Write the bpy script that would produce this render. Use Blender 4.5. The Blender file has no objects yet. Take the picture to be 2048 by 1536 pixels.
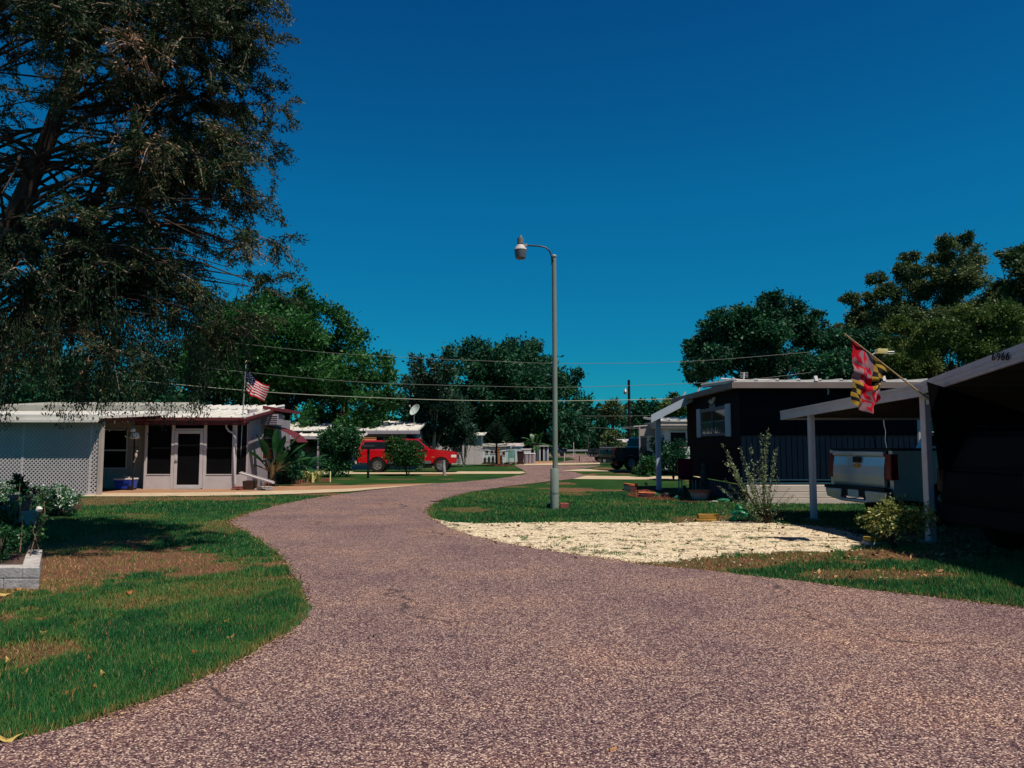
import bpy, bmesh, math, random
import numpy as np
from mathutils import Vector, Matrix
from mathutils.geometry import tessellate_polygon
R = math.radians; PI = math.pi
rng = np.random.default_rng(11); random.seed(11)
sc = bpy.context.scene
C = sc.collection

# ------------------------------------------------------------ camera, sky, sun, exposure
F = 1500.0; CH = 1.6; PT = math.atan(119 / 1500)
cd = bpy.data.cameras.new('camera'); cam = bpy.data.objects.new('camera', cd); C.objects.link(cam)
cam.location = (0, 0, CH); cam.rotation_euler = (PI / 2 + PT, 0, 0)
cd.lens = 36 * F / 2048; cd.sensor_width = 36; cd.clip_end = 3000; cd.clip_start = 0.05
sc.camera = cam
SUN = Vector((0.36, -0.36, 1.0)).normalized()
elev = math.asin(SUN.z); az = math.atan2(SUN.x, SUN.y)
w = bpy.data.worlds.new('World'); sc.world = w; w.use_nodes = True
nt = w.node_tree; N = nt.nodes; L = nt.links
bg = N['Background']; sky = N.new('ShaderNodeTexSky'); sky.sky_type = 'NISHITA'; sky.sun_disc = False
sky.sun_elevation = elev; sky.sun_rotation = az; sky.air_density = 1.0; sky.dust_density = 0.3; sky.ozone_density = 3.0
mul = N.new('ShaderNodeMix'); mul.data_type = 'RGBA'; mul.blend_type = 'MULTIPLY'; mul.inputs[0].default_value = 1
L.new(sky.outputs[0], mul.inputs[6])
# tint by height; unseen zenith dimmed and reddened to darken and warm shade
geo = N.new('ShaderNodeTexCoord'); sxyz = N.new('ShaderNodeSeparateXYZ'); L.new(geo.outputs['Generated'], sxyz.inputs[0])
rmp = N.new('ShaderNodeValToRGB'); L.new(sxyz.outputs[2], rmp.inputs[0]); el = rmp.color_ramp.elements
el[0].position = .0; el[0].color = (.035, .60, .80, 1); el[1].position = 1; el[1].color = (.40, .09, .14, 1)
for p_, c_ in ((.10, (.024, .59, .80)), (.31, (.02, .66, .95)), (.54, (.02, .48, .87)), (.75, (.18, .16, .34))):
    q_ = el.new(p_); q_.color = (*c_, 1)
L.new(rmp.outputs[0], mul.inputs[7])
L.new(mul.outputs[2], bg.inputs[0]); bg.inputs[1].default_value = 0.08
sd = bpy.data.lights.new('sun', 'SUN'); sun = bpy.data.objects.new('sun', sd); C.objects.link(sun)
sun.location = (20, -20, 60); sun.rotation_euler = SUN.to_track_quat('Z', 'Y').to_euler()
sd.energy = 5.0; sd.angle = R(0.53); sd.color = (1.0, 0.90, 0.78)
vs = sc.view_settings; vs.view_transform = 'Standard'; vs.look = 'None'; vs.exposure = 0; vs.gamma = 1; vs.use_curve_mapping = False
sc.cycles.diffuse_bounces = 1; sc.cycles.max_bounces = 6; sc.cycles.transparent_max_bounces = 4

# ------------------------------------------------------------ helpers
def ray(px, py):
    v = (768 - py) / F
    return Vector(((px - 1024) / F, math.cos(PT) - v * math.sin(PT), math.sin(PT) + v * math.cos(PT)))
def W(px, py, d):
    r = ray(px, py); return Vector((0, 0, CH)) + r * (d / r.y)
def G(px, py, z=0.0):
    r = ray(px, py); t = (z - CH) / r.z; return Vector((0, 0, CH)) + r * t

def ramp(nt, fac, stops):
    r = nt.nodes.new('ShaderNodeValToRGB'); e = r.color_ramp.elements
    while len(e) > 1: e.remove(e[-1])
    e[0].position = stops[0][0]; e[0].color = (*stops[0][1], 1)
    for p, c in stops[1:]:
        q = e.new(p); q.color = (*c, 1)
    nt.links.new(fac, r.inputs[0]); return r.outputs[0]
def noise(nt, scale, detail=3, rough=.55, co=None, dist=0):
    n = nt.nodes.new('ShaderNodeTexNoise'); n.inputs['Scale'].default_value = scale; n.inputs['Detail'].default_value = detail
    n.inputs['Roughness'].default_value = rough; n.inputs['Distortion'].default_value = dist
    if co is not None: nt.links.new(co, n.inputs['Vector'])
    return n.outputs['Fac']
def coords(nt, kind='Object', scale=None):
    t = nt.nodes.new('ShaderNodeTexCoord'); o = t.outputs[kind]
    if scale:
        m = nt.nodes.new('ShaderNodeMapping'); m.inputs['Scale'].default_value = scale; nt.links.new(o, m.inputs[0]); o = m.outputs[0]
    return o
def mixc(nt, fac, a, b, mode='MIX'):
    m = nt.nodes.new('ShaderNodeMix'); m.data_type = 'RGBA'; m.blend_type = mode
    for s, v in ((m.inputs[0], fac), (m.inputs[6], a), (m.inputs[7], b)):
        if isinstance(v, (int, float)): s.default_value = v
        elif isinstance(v, tuple): s.default_value = (*v, 1)
        else: nt.links.new(v, s)
    return m.outputs[2]
def newmat(name):
    m = bpy.data.materials.new(name); m.use_nodes = True
    return m, m.node_tree, m.node_tree.nodes['Principled BSDF']
def bumpit(nt, b, h, st, dist=.02):
    bn = nt.nodes.new('ShaderNodeBump'); bn.inputs['Strength'].default_value = st; bn.inputs['Distance'].default_value = dist
    nt.links.new(h, bn.inputs['Height']); nt.links.new(bn.outputs[0], b.inputs['Normal'])
def pm(name, col, rough=.6, var=.18, scale=3.0, metal=0.0, bump=0.0, bscale=60, coat=0.0, dirt=0.0, sc3=None):
    m, nt, b = newmat(name)
    co = coords(nt, 'Object', sc3)
    n = noise(nt, scale, 5, .6, co)
    c = ramp(nt, n, [(.3, tuple(min(1, x * (1 - var)) for x in col)), (.7, tuple(min(1, x * (1 + var)) for x in col))])
    if dirt > 0:
        n2 = noise(nt, scale * 3.1, 6, .7, co)
        f = ramp(nt, n2, [(.5, (0, 0, 0)), (.75, (dirt,) * 3)])
        c = mixc(nt, f, c, tuple(x * .35 + .02 for x in col))
    nt.links.new(c, b.inputs['Base Color']); b.inputs['Roughness'].default_value = rough; b.inputs['Metallic'].default_value = metal
    b.inputs['Coat Weight'].default_value = coat
    if metal == 0 and coat == 0: b.inputs['Specular IOR Level'].default_value = .5 if rough < .42 else (.25 if rough < .62 else .08)
    if bump > 0: bumpit(nt, b, noise(nt, bscale, 4, .6, co), bump, .01)
    return m
def leafmat(name, stops, trans=.3, rough=.55):
    m, nt, b = newmat(name)
    a = nt.nodes.new('ShaderNodeAttribute'); a.attribute_name = 'lv'
    c = ramp(nt, a.outputs['Fac'], stops)
    nt.links.new(c, b.inputs['Base Color']); b.inputs['Roughness'].default_value = rough; b.inputs['Specular IOR Level'].default_value = .3
    t = nt.nodes.new('ShaderNodeBsdfTranslucent'); nt.links.new(c, t.inputs[0])
    mx = nt.nodes.new('ShaderNodeMixShader'); mx.inputs[0].default_value = trans
    nt.links.new(b.outputs[0], mx.inputs[1]); nt.links.new(t.outputs[0], mx.inputs[2])
    nt.links.new(mx.outputs[0], nt.nodes['Material Output'].inputs[0])
    return m

def tag(o, label, cat, group=None, kind=None):
    if label: o['label'] = label
    if cat: o['category'] = cat
    if group: o['group'] = group
    if kind: o['kind'] = kind
    return o
MTX = {}
def thing(name, label, cat, loc=(0, 0, 0), rz=0.0, group=None):
    o = bpy.data.objects.new(name, None); C.objects.link(o)
    o.location = loc; o.rotation_euler = (0, 0, rz); o.empty_display_size = .2
    MTX[o.name] = Matrix.Translation(Vector(loc)) @ Matrix.Rotation(rz, 4, 'Z')
    return tag(o, label, cat, group)
def rootmtx(o):
    while o.parent is not None: o = o.parent
    return MTX.get(o.name, Matrix.Identity(4))

class MB:
    def __init__(s): s.v = []; s.f = []; s.m = []
    def add(s, vs, fs, m=0):
        k = len(s.v); s.v += [Vector(p) for p in vs]; s.f += [tuple(i + k for i in f) for f in fs]; s.m += [m] * len(fs); return s
    def box(s, x0, x1, y0, y1, z0, z1, m=0):
        return s.add([(x0, y0, z0), (x1, y0, z0), (x1, y1, z0), (x0, y1, z0), (x0, y0, z1), (x1, y0, z1), (x1, y1, z1), (x0, y1, z1)],
                     [(3, 2, 1, 0), (4, 5, 6, 7), (0, 1, 5, 4), (1, 2, 6, 5), (2, 3, 7, 6), (3, 0, 4, 7)], m)
    def hexa(s, p, m=0):   # 8 points ordered like box
        return s.add(p, [(3, 2, 1, 0), (4, 5, 6, 7), (0, 1, 5, 4), (1, 2, 6, 5), (2, 3, 7, 6), (3, 0, 4, 7)], m)
    def beam(s, p, q, w, h, m=0):
        p = Vector(p); q = Vector(q); d = (q - p).normalized()
        a = d.cross(Vector((0, 0, 1)));
        if a.length < .01: a = Vector((1, 0, 0))
        a.normalize(); b = a.cross(d).normalized(); a = a * w / 2; b = b * h / 2
        return s.hexa([p - a - b, p + a - b, q + a - b, q - a - b, p - a + b, p + a + b, q + a + b, q - a + b], m)
    def tube(s, pts, rad, n=8, m=0):
        pts = [Vector(p) for p in pts]
        if not hasattr(rad, '__len__'): rad = [rad] * len(pts)
        vs = []; prev = None
        for i, p in enumerate(pts):
            d = (pts[min(i + 1, len(pts) - 1)] - pts[max(i - 1, 0)]).normalized()
            if prev is None: a = d.orthogonal().normalized()
            else:
                a = prev - d * prev.dot(d)
                a = a.normalized() if a.length > 1e-5 else d.orthogonal().normalized()
            prev = a; b = d.cross(a)
            for k in range(n):
                t = 2 * PI * k / n; vs.append(p + (a * math.cos(t) + b * math.sin(t)) * rad[i])
        fs = []
        for i in range(len(pts) - 1):
            for k in range(n):
                j = (k + 1) % n; fs.append((i * n + k, i * n + j, (i + 1) * n + j, (i + 1) * n + k))
        fs.append(tuple(range(n))[::-1]); fs.append(tuple((len(pts) - 1) * n + k for k in range(n)))
        return s.add(vs, fs, m)
    def lathe(s, prof, c=(0, 0, 0), n=20, m=0, axis=None, caps=True):
        c = Vector(c); vs = []
        ax = Vector(axis or (0, 0, 1)).normalized(); a = ax.orthogonal().normalized(); b = ax.cross(a)
        for r, z in prof:
            for k in range(n):
                t = 2 * PI * k / n; vs.append(c + ax * z + (a * math.cos(t) + b * math.sin(t)) * max(r, 1e-4))
        fs = []
        for i in range(len(prof) - 1):
            for k in range(n):
                j = (k + 1) % n; fs.append((i * n + k, i * n + j, (i + 1) * n + j, (i + 1) * n + k))
        if caps: fs.append(tuple(range(n))[::-1]); fs.append(tuple((len(prof) - 1) * n + k for k in range(n)))
        return s.add(vs, fs, m)
    def prism(s, poly, vec, m=0):
        vec = Vector(vec); n = len(poly); a = [Vector(p) for p in poly]; b = [p + vec for p in a]
        tris = tessellate_polygon([a])
        fs = [tuple(t) for t in tris] + [tuple(i + n for i in t[::-1]) for t in tris]
        fs += [(i, (i + 1) % n, (i + 1) % n + n, i + n) for i in range(n)]
        return s.add(a + b, fs, m)
    def blob(s, c, r, m=0, n=8, sq=(1, 1, 1), jit=.0):
        prof = []; c = Vector(c); vs = []; k0 = 6
        for i in range(k0 + 1):
            t = PI * i / k0
            for k in range(n):
                u = 2 * PI * k / n; q = r * (1 + random.uniform(-jit, jit))
                vs.append(c + Vector((math.sin(t) * math.cos(u) * sq[0], math.sin(t) * math.sin(u) * sq[1], -math.cos(t) * sq[2])) * q)
        fs = [(i * n + k, i * n + (k + 1) % n, (i + 1) * n + (k + 1) % n, (i + 1) * n + k) for i in range(k0) for k in range(n)]
        return s.add(vs, fs, m)
    def build(s, name, mats, parent=None, smooth=False, bevel=0.0, world=True, recalc=True):
        if not isinstance(mats, (list, tuple)): mats = [mats]
        me = bpy.data.meshes.new(name)
        vs = s.v
        if parent is not None and world:
            inv = rootmtx(parent).inverted(); vs = [inv @ p for p in vs]
        me.from_pydata([tuple(p) for p in vs], [], s.f)
        for m in mats: me.materials.append(m)
        me.polygons.foreach_set('material_index', s.m)
        if recalc:
            bm = bmesh.new(); bm.from_mesh(me); bmesh.ops.remove_doubles(bm, verts=bm.verts, dist=1e-5) if bevel else None
            bmesh.ops.recalc_face_normals(bm, faces=bm.faces); bm.to_mesh(me); bm.free()
        o = bpy.data.objects.new(name, me); C.objects.link(o)
        if parent is not None: o.parent = parent
        if smooth:
            me.polygons.foreach_set('use_smooth', [True] * len(me.polygons))
            if smooth is not True or True:
                try: me.set_sharp_from_angle(angle=R(40))
                except Exception: pass
        if bevel > 0:
            b = o.modifiers.new('bevel', 'BEVEL'); b.width = bevel; b.segments = 2; b.limit_method = 'ANGLE'; b.angle_limit = R(35)
        return o

def quadmesh(name, verts, nper, mat, lv=None, parent=None, world=True):
    """verts: (n, nper, 3) array, one polygon each"""
    n = verts.shape[0]; V = verts.reshape(-1, 3).astype(np.float64)
    if parent is not None and world:
        M = np.array(rootmtx(parent).inverted()); V = V @ M[:3, :3].T + M[:3, 3]
    me = bpy.data.meshes.new(name); me.vertices.add(len(V)); me.vertices.foreach_set('co', V.astype(np.float32).ravel())
    me.loops.add(len(V)); me.loops.foreach_set('vertex_index', np.arange(len(V), dtype=np.int32))
    me.polygons.add(n); me.polygons.foreach_set('loop_start', np.arange(0, len(V), nper, dtype=np.int32))
    try: me.polygons.foreach_set('loop_total', np.full(n, nper, dtype=np.int32))
    except Exception: pass
    me.update(calc_edges=True)
    if lv is not None:
        a = me.attributes.new('lv', 'FLOAT', 'POINT'); a.data.foreach_set('value', np.repeat(lv, nper).astype(np.float32))
    for m in (mat if isinstance(mat, (list, tuple)) else [mat]): me.materials.append(m)
    o = bpy.data.objects.new(name, me); C.objects.link(o)
    if parent is not None: o.parent = parent
    return o
def unit(a): return a / (np.linalg.norm(a, axis=1, keepdims=True) + 1e-9)
def leaves(c, d, ln, wd):
    """diamond leaves from base points c along directions d"""
    n = len(c); r = unit(rng.normal(size=(n, 3))); s = unit(np.cross(d, r))
    ln = np.asarray(ln).reshape(-1, 1); wd = np.asarray(wd).reshape(-1, 1)
    return np.stack([c, c + d * ln * .5 + s * wd * .5, c + d * ln, c + d * ln * .5 - s * wd * .5], axis=1)
def hashn(ix, iy, seed):
    h = np.sin(ix * 127.1 + iy * 311.7 + seed * 74.7) * 43758.5453; return h - np.floor(h)
def vnoise(x, y, s, seed=0):
    x = x * s; y = y * s; ix = np.floor(x); iy = np.floor(y); fx = x - ix; fy = y - iy
    fx = fx * fx * (3 - 2 * fx); fy = fy * fy * (3 - 2 * fy)
    a = hashn(ix, iy, seed); b = hashn(ix + 1, iy, seed); c = hashn(ix, iy + 1, seed); d = hashn(ix + 1, iy + 1, seed)
    return (a * (1 - fx) + b * fx) * (1 - fy) + (c * (1 - fx) + d * fx) * fy
def fbm(x, y, s, seed=0): return (vnoise(x, y, s, seed) + .5 * vnoise(x, y, s * 2.1, seed + 1) + .25 * vnoise(x, y, s * 4.3, seed + 2)) / 1.75
def inpoly(x, y, poly):
    r = np.zeros(x.shape, bool); n = len(poly)
    for i in range(n):
        x1, y1 = poly[i][0], poly[i][1]; x2, y2 = poly[(i + 1) % n][0], poly[(i + 1) % n][1]
        if y1 == y2: continue
        c = ((y1 > y) != (y2 > y)) & (x < (x2 - x1) * (y - y1) / (y2 - y1) + x1); r ^= c
    return r
def distline(x, y, pts):
    d = np.full(x.shape, 1e9)
    for (a, b) in zip(pts[:-1], pts[1:]):
        ax, ay = a[0], a[1]; bx, by = b[0] - ax, b[1] - ay; L2 = bx * bx + by * by + 1e-12
        t = np.clip(((x - ax) * bx + (y - ay) * by) / L2, 0, 1)
        d = np.minimum(d, np.hypot(x - ax - t * bx, y - ay - t * by))
    return d
def smoothpts(pts, k=6):
    out = []
    for i in range(len(pts) - 1):
        p0 = pts[max(i - 1, 0)]; p1 = pts[i]; p2 = pts[i + 1]; p3 = pts[min(i + 2, len(pts) - 1)]
        for j in range(k):
            t = j / k
            out.append(tuple(.5 * ((2 * p1[a]) + (-p0[a] + p2[a]) * t + (2 * p0[a] - 5 * p1[a] + 4 * p2[a] - p3[a]) * t * t + (-p0[a] + 3 * p1[a] - 3 * p2[a] + p3[a]) * t ** 3) for a in range(2)))
    out.append(tuple(pts[-1][:2])); return out

# ------------------------------------------------------------ ground, road, drives
GP = lambda l: [tuple(G(*p)[:2]) for p in l]
left_px = [(0, 1490), (200, 1440), (400, 1362), (520, 1300), (585, 1255), (606, 1210), (592, 1160), (552, 1105), (500, 1070), (462, 1048), (478, 1035), (530, 1018), (610, 1000), (720, 984), (820, 972), (920, 964), (1000, 957), (1048, 949)]
right_px = [(2048, 1217), (1800, 1189), (1500, 1152), (1300, 1131), (1150, 1110), (1000, 1085), (920, 1064), (872, 1042), (856, 1026), (868, 1010), (905, 994), (965, 981), (1040, 970), (1110, 962), (1148, 958)]
def jitter_line(pts, amp, seed):
    out = []
    for i, (x, y) in enumerate(pts):
        a = amp * min(1, .25 + y / 40)
        out.append((x + a * (fbm(np.array([x * 1.0]), np.array([y * 1.0]), 2.5, seed)[0] - .5) * 2, y + a * (fbm(np.array([x * 1.0]), np.array([y * 1.0]), 2.5, seed + 5)[0] - .5) * 2))
    return out
edge_l = jitter_line(smoothpts(GP(left_px), 10), .10, 3)
edge_r = jitter_line(smoothpts(GP(right_px), 10), .10, 9)
far_l = GP([(1053, 945.5), (1046, 940), (1034, 934), (1030, 931)])
far_r = GP([(1172, 952), (1150, 944.5), (1122, 941), (1165, 937.5), (1205, 931.5)])
road_poly = [(-40, -6), (-14, -.5), (-6, 2.3), *edge_l, *far_l, *far_r[::-1], *edge_r[::-1], (7.5, 5.6), (14, 3.0), (40, -2), (40, -14), (-40, -14)]
gravel_top = smoothpts(GP([(862, 1036), (905, 1045), (960, 1048), (1050, 1046), (1200, 1046), (1350, 1047), (1450, 1042), (1500, 1043), (1600, 1050), (1690, 1062), (1745, 1082), (1730, 1096), (1660, 1104), (1560, 1103), (1480, 1109), (1400, 1117), (1330, 1125), (1270, 1128)]), 8)
gravel_top = jitter_line(gravel_top, .30, 21)
gravel_poly = gravel_top + [p for p in smoothpts(GP([(1235, 1130), (1100, 1112), (1000, 1092), (920, 1072), (880, 1058), (852, 1034)]), 3)]
slab_poly = GP([(185, 988), (400, 986), (500, 984.5), (600, 981.5), (700, 978.5), (800, 973), (880, 967), (800, 969), (700, 971.5), (500, 973), (205, 975)])
kerb_poly = GP([(160, 994), (300, 994), (400, 993), (500, 991.5), (600, 988.5), (700, 984), (800, 974.5), (880, 967), (800, 973), (700, 978.5), (600, 981.5), (500, 984.5), (400, 986), (185, 988)])

def sheet(name, poly, z, mat, label=None, kind='structure', cat=None):
    pts = [Vector((p[0], p[1], 0)) for p in poly]; tris = tessellate_polygon([pts])
    me = bpy.data.meshes.new(name); me.from_pydata([(p.x, p.y, z) for p in pts], [], [tuple(t) for t in tris]); me.update()
    bm = bmesh.new(); bm.from_mesh(me); bmesh.ops.recalc_face_normals(bm, faces=bm.faces)
    if bm.faces and sum(f.normal.z for f in bm.faces) < 0: bmesh.ops.reverse_faces(bm, faces=bm.faces)
    bm.to_mesh(me); bm.free(); me.materials.append(mat)
    o = bpy.data.objects.new(name, me); C.objects.link(o); return tag(o, label, cat, kind=kind)

# asphalt: exposed pale pinkish aggregate in dark binder
def asphalt():
    m, nt, b = newmat('asphalt'); co = coords(nt, 'Object')
    v = nt.nodes.new('ShaderNodeTexVoronoi'); v.inputs['Scale'].default_value = 108; nt.links.new(co, v.inputs['Vector'])
    sep = nt.nodes.new('ShaderNodeSeparateColor'); nt.links.new(v.outputs['Color'], sep.inputs[0])
    stone = ramp(nt, sep.outputs[0], [(0, (.030, .016, .026)), (.25, (.085, .050, .060)), (.52, (.20, .120, .120)), (.76, (.34, .235, .20)), (.90, (.62, .48, .38)), (1, (.80, .66, .55))])
    edge = ramp(nt, v.outputs['Distance'], [(.35, (1, 1, 1)), (.75, (.45, .42, .45))])
    c = mixc(nt, 1, stone, edge, 'MULTIPLY')
    big = ramp(nt, noise(nt, .5, 5, .65, co), [(.36, (.78, .73, .80)), (.5, (1.0, .95, .94)), (.64, (1.22, 1.10, .98))])
    c = mixc(nt, 1, c, big, 'MULTIPLY')
    mid = ramp(nt, noise(nt, 7, 6, .8, co), [(.34, (.72, .70, .76)), (.5, (1, 1, 1)), (.68, (1.18, 1.14, 1.08))])
    c = mixc(nt, 1, c, mid, 'MULTIPLY')
    # cracks
    v2 = nt.nodes.new('ShaderNodeTexVoronoi'); v2.feature = 'DISTANCE_TO_EDGE'; v2.inputs['Scale'].default_value = .22
    wob = nt.nodes.new('ShaderNodeTexNoise'); wob.inputs['Scale'].default_value = 1.2; wob.inputs['Detail'].default_value = 6; nt.links.new(co, wob.inputs['Vector'])
    mm = nt.nodes.new('ShaderNodeVectorMath'); mm.operation = 'MULTIPLY_ADD'; mm.inputs[1].default_value = (1.6, 1.6, 0)
    nt.links.new(wob.outputs['Color'], mm.inputs[0]); nt.links.new(co, mm.inputs[2]); nt.links.new(mm.outputs[0], v2.inputs['Vector'])
    cr = ramp(nt, v2.outputs['Distance'], [(0, (1, 1, 1)), (.0022, (1, 1, 1)), (.0055, (0, 0, 0))])
    msk = ramp(nt, noise(nt, .5, 2, .5, co), [(.46, (0, 0, 0)), (.56, (.9, .9, .9))])
    cr = mixc(nt, 1, cr, msk, 'MULTIPLY')
    c = mixc(nt, cr, c, (.03, .022, .028))
    nt.links.new(c, b.inputs['Base Color']); b.inputs['Roughness'].default_value = .85; b.inputs['Specular IOR Level'].default_value = .25
    bumpit(nt, b, v.outputs['Distance'], -.5, .008); return m
M_asphalt = asphalt()
def gravelmat():
    m, nt, b = newmat('shell_gravel'); co = coords(nt, 'Object')
    v = nt.nodes.new('ShaderNodeTexVoronoi'); v.inputs['Scale'].default_value = 38; nt.links.new(co, v.inputs['Vector'])
    sep = nt.nodes.new('ShaderNodeSeparateColor'); nt.links.new(v.outputs['Color'], sep.inputs[0])
    c = ramp(nt, sep.outputs[0], [(0, (.10, .08, .05)), (.15, (.28, .23, .15)), (.28, (.58, .48, .34)), (.65, (.70, .60, .43)), (1, (.84, .74, .56))])
    d = ramp(nt, noise(nt, 3.0, 6, .75, co), [(.40, (.12, .10, .05)), (.47, (1, 1, 1))])
    d2 = ramp(nt, noise(nt, .8, 3, .6, co), [(.3, (.85, .82, .74)), (.7, (1.05, 1.03, 1))])
    c = mixc(nt, 1, c, d, 'MULTIPLY'); c = mixc(nt, 1, c, d2, 'MULTIPLY')
    nt.links.new(c, b.inputs['Base Color']); b.inputs['Roughness'].default_value = .9
    bumpit(nt, b, v.outputs['Distance'], -.8, .02); return m
def groundmat():
    m, nt, b = newmat('lawn_ground'); co = coords(nt, 'Object')
    a = nt.nodes.new('ShaderNodeAttribute'); a.attribute_name = 'dirt'
    g1 = ramp(nt, noise(nt, 22, 5, .7, co), [(.3, (.006, .026, .008)), (.55, (.020, .075, .018)), (.75, (.075, .17, .045))])
    g2 = ramp(nt, noise(nt, .55, 4, .65, co), [(.38, (.7, .8, .75)), (.62, (1.5, 1.15, .9))])
    g = mixc(nt, 1, g1, g2, 'MULTIPLY')
    d1 = ramp(nt, noise(nt, 38, 6, .8, co), [(.3, (.03, .014, .010)), (.45, (.14, .066, .038)), (.58, (.32, .165, .095)), (.75, (.50, .30, .17))])
    n3 = noise(nt, 6, 6, .75, co)
    ad = nt.nodes.new('ShaderNodeMath'); ad.operation = 'ADD'; nt.links.new(a.outputs['Fac'], ad.inputs[0]); nt.links.new(n3, ad.inputs[1])
    f = ramp(nt, ad.outputs[0], [(.70, (0, 0, 0)), (1.0, (1, 1, 1))])
    c = mixc(nt, f, g, d1)
    nt.links.new(c, b.inputs['Base Color']); b.inputs['Roughness'].default_value = .95; b.inputs['Specular IOR Level'].default_value = .1
    bumpit(nt, b, noise(nt, 45, 6, .75, co), .9, .05); return m

def ell(box, s, soft=1.0):
    a = G(box[0], box[3]); b_ = G(box[2], box[3]); c = G(box[0], box[1]); d = G(box[2], box[1])
    return ((a.x + b_.x + c.x + d.x) / 4, (a.y + c.y) / 2, max((abs(b_.x - a.x) + abs(d.x - c.x)) / 4, .1), abs(c.y - a.y) / 2 + .05, s)
DIRT = [ell((-300, 1092, 420, 1236), 1.0), ell((60, 1060, 330, 1120), .65), ell((-80, 1282, 150, 1345), .75), ell((390, 1026, 560, 1072), .45), ell((100, 992, 330, 1012), .5), ell((330, 1225, 440, 1255), .3),
        ell((1250, 1112, 1640, 1138), .7), ell((1480, 1100, 1760, 1130), .6), ell((1640, 1098, 2100, 1128), .85), ell((1700, 1050, 2300, 1130), .9), ell((1560, 1140, 2000, 1162), .62), ell((1300, 1140, 1480, 1152), .6), ell((350, 992, 520, 1002), .6), ell((880, 985, 1040, 1000), .25), ell((-300, 960, 60, 1010), .5)]
def dirtmask(x, y):
    v = np.zeros_like(x)
    nn = (fbm(x, y, 1.3, 40) - .5) * 1.3 + (fbm(x, y, 6, 50) - .5) * 1.0
    for cx, cy, rx, ry, s in DIRT:
        r = np.sqrt(((x - cx) / rx) ** 2 + ((y - cy) / ry) ** 2) + nn
        v = np.maximum(v, s * np.clip((1.15 - r) / .5, 0, 1))
    bare = np.clip((fbm(x, y, .5, 60) - .62) * 5, 0, .45)
    return np.maximum(v, bare)
def make_ground():
    xs = np.concatenate([[-600, -300, -120, -60], np.arange(-30, -14, 1.0), np.arange(-14, 14, .16), np.arange(14, 31, 1.0), [60, 120, 300, 600]])
    ys = np.concatenate([[-200, -60, -20], np.arange(-8, 3, 1.0), np.arange(3, 26, .16), np.arange(26, 60, 1.0), np.arange(60, 200, 10.0), [300, 600, 1200]])
    X, Y = np.meshgrid(xs, ys); nx, ny = len(xs), len(ys)
    V = np.stack([X.ravel(), Y.ravel(), np.zeros(X.size)], 1)
    i = (np.arange(ny - 1)[:, None] * nx + np.arange(nx - 1)[None, :]).ravel()
    Fq = np.stack([i, i + 1, i + 1 + nx, i + nx], 1)
    me = bpy.data.meshes.new('ground'); me.from_pydata(V.tolist(), [], Fq.tolist()); me.update()
    a = me.attributes.new('dirt', 'FLOAT', 'POINT'); a.data.foreach_set('value', dirtmask(V[:, 0], V[:, 1]).astype(np.float32))
    me.materials.append(groundmat()); o = bpy.data.objects.new('ground', me); C.objects.link(o); o['kind'] = 'structure'
make_ground()
sheet('gravel_lot', gravel_poly, .006, gravelmat())
sheet('road', road_poly, .012, M_asphalt)
M_conc = pm('concrete_drive', (.50, .40, .27), .85, .12, 1.2, bump=.3, bscale=40, dirt=.5)
M_slab = pm('brown_slab', (.34, .19, .11), .8, .16, 1.0, bump=.2, bscale=30, dirt=.4)
sheet('porch_slab', slab_poly, .018, M_slab)
sheet('kerb_strip', kerb_poly, .022, M_conc)
sheet('driveway', GP([(440, 949.5), (700, 948.5), (1040, 948), (1052, 946), (1046, 943.5), (440, 943.5)]), .018, M_conc)
sheet('sidewalk', GP([(1028, 931), (1100, 930.5), (1200, 928.5), (1200, 926.2), (1100, 927), (1040, 928.5)]), .018, M_conc)
sheet('driveway', GP([(1146, 958.5), (1250, 959.5), (1400, 960), (1400, 953.5), (1250, 953), (1172, 952)]), .018, M_conc)
sheet('driveway', GP([(1120, 941.6), (1160, 943), (1240, 943), (1400, 943), (1400, 940), (1240, 940), (1165, 938.5)]), .018, M_conc)
sheet('far_road', GP([(1110, 926.5), (1205, 926.0), (1215, 922), (1235, 918), (1225, 912.5), (1090, 912.5), (1092, 913.6), (1140, 915), (1150, 919)]), .012, M_asphalt)
sheet('cross_street', GP([(700, 912.4), (1500, 912.4), (1500, 909), (700, 909)]), .016, M_asphalt)
sheet('dirt_verge', GP([(1050, 927.5), (1110, 927), (1110, 922), (1065, 923)]), .012, M_slab)

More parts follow.
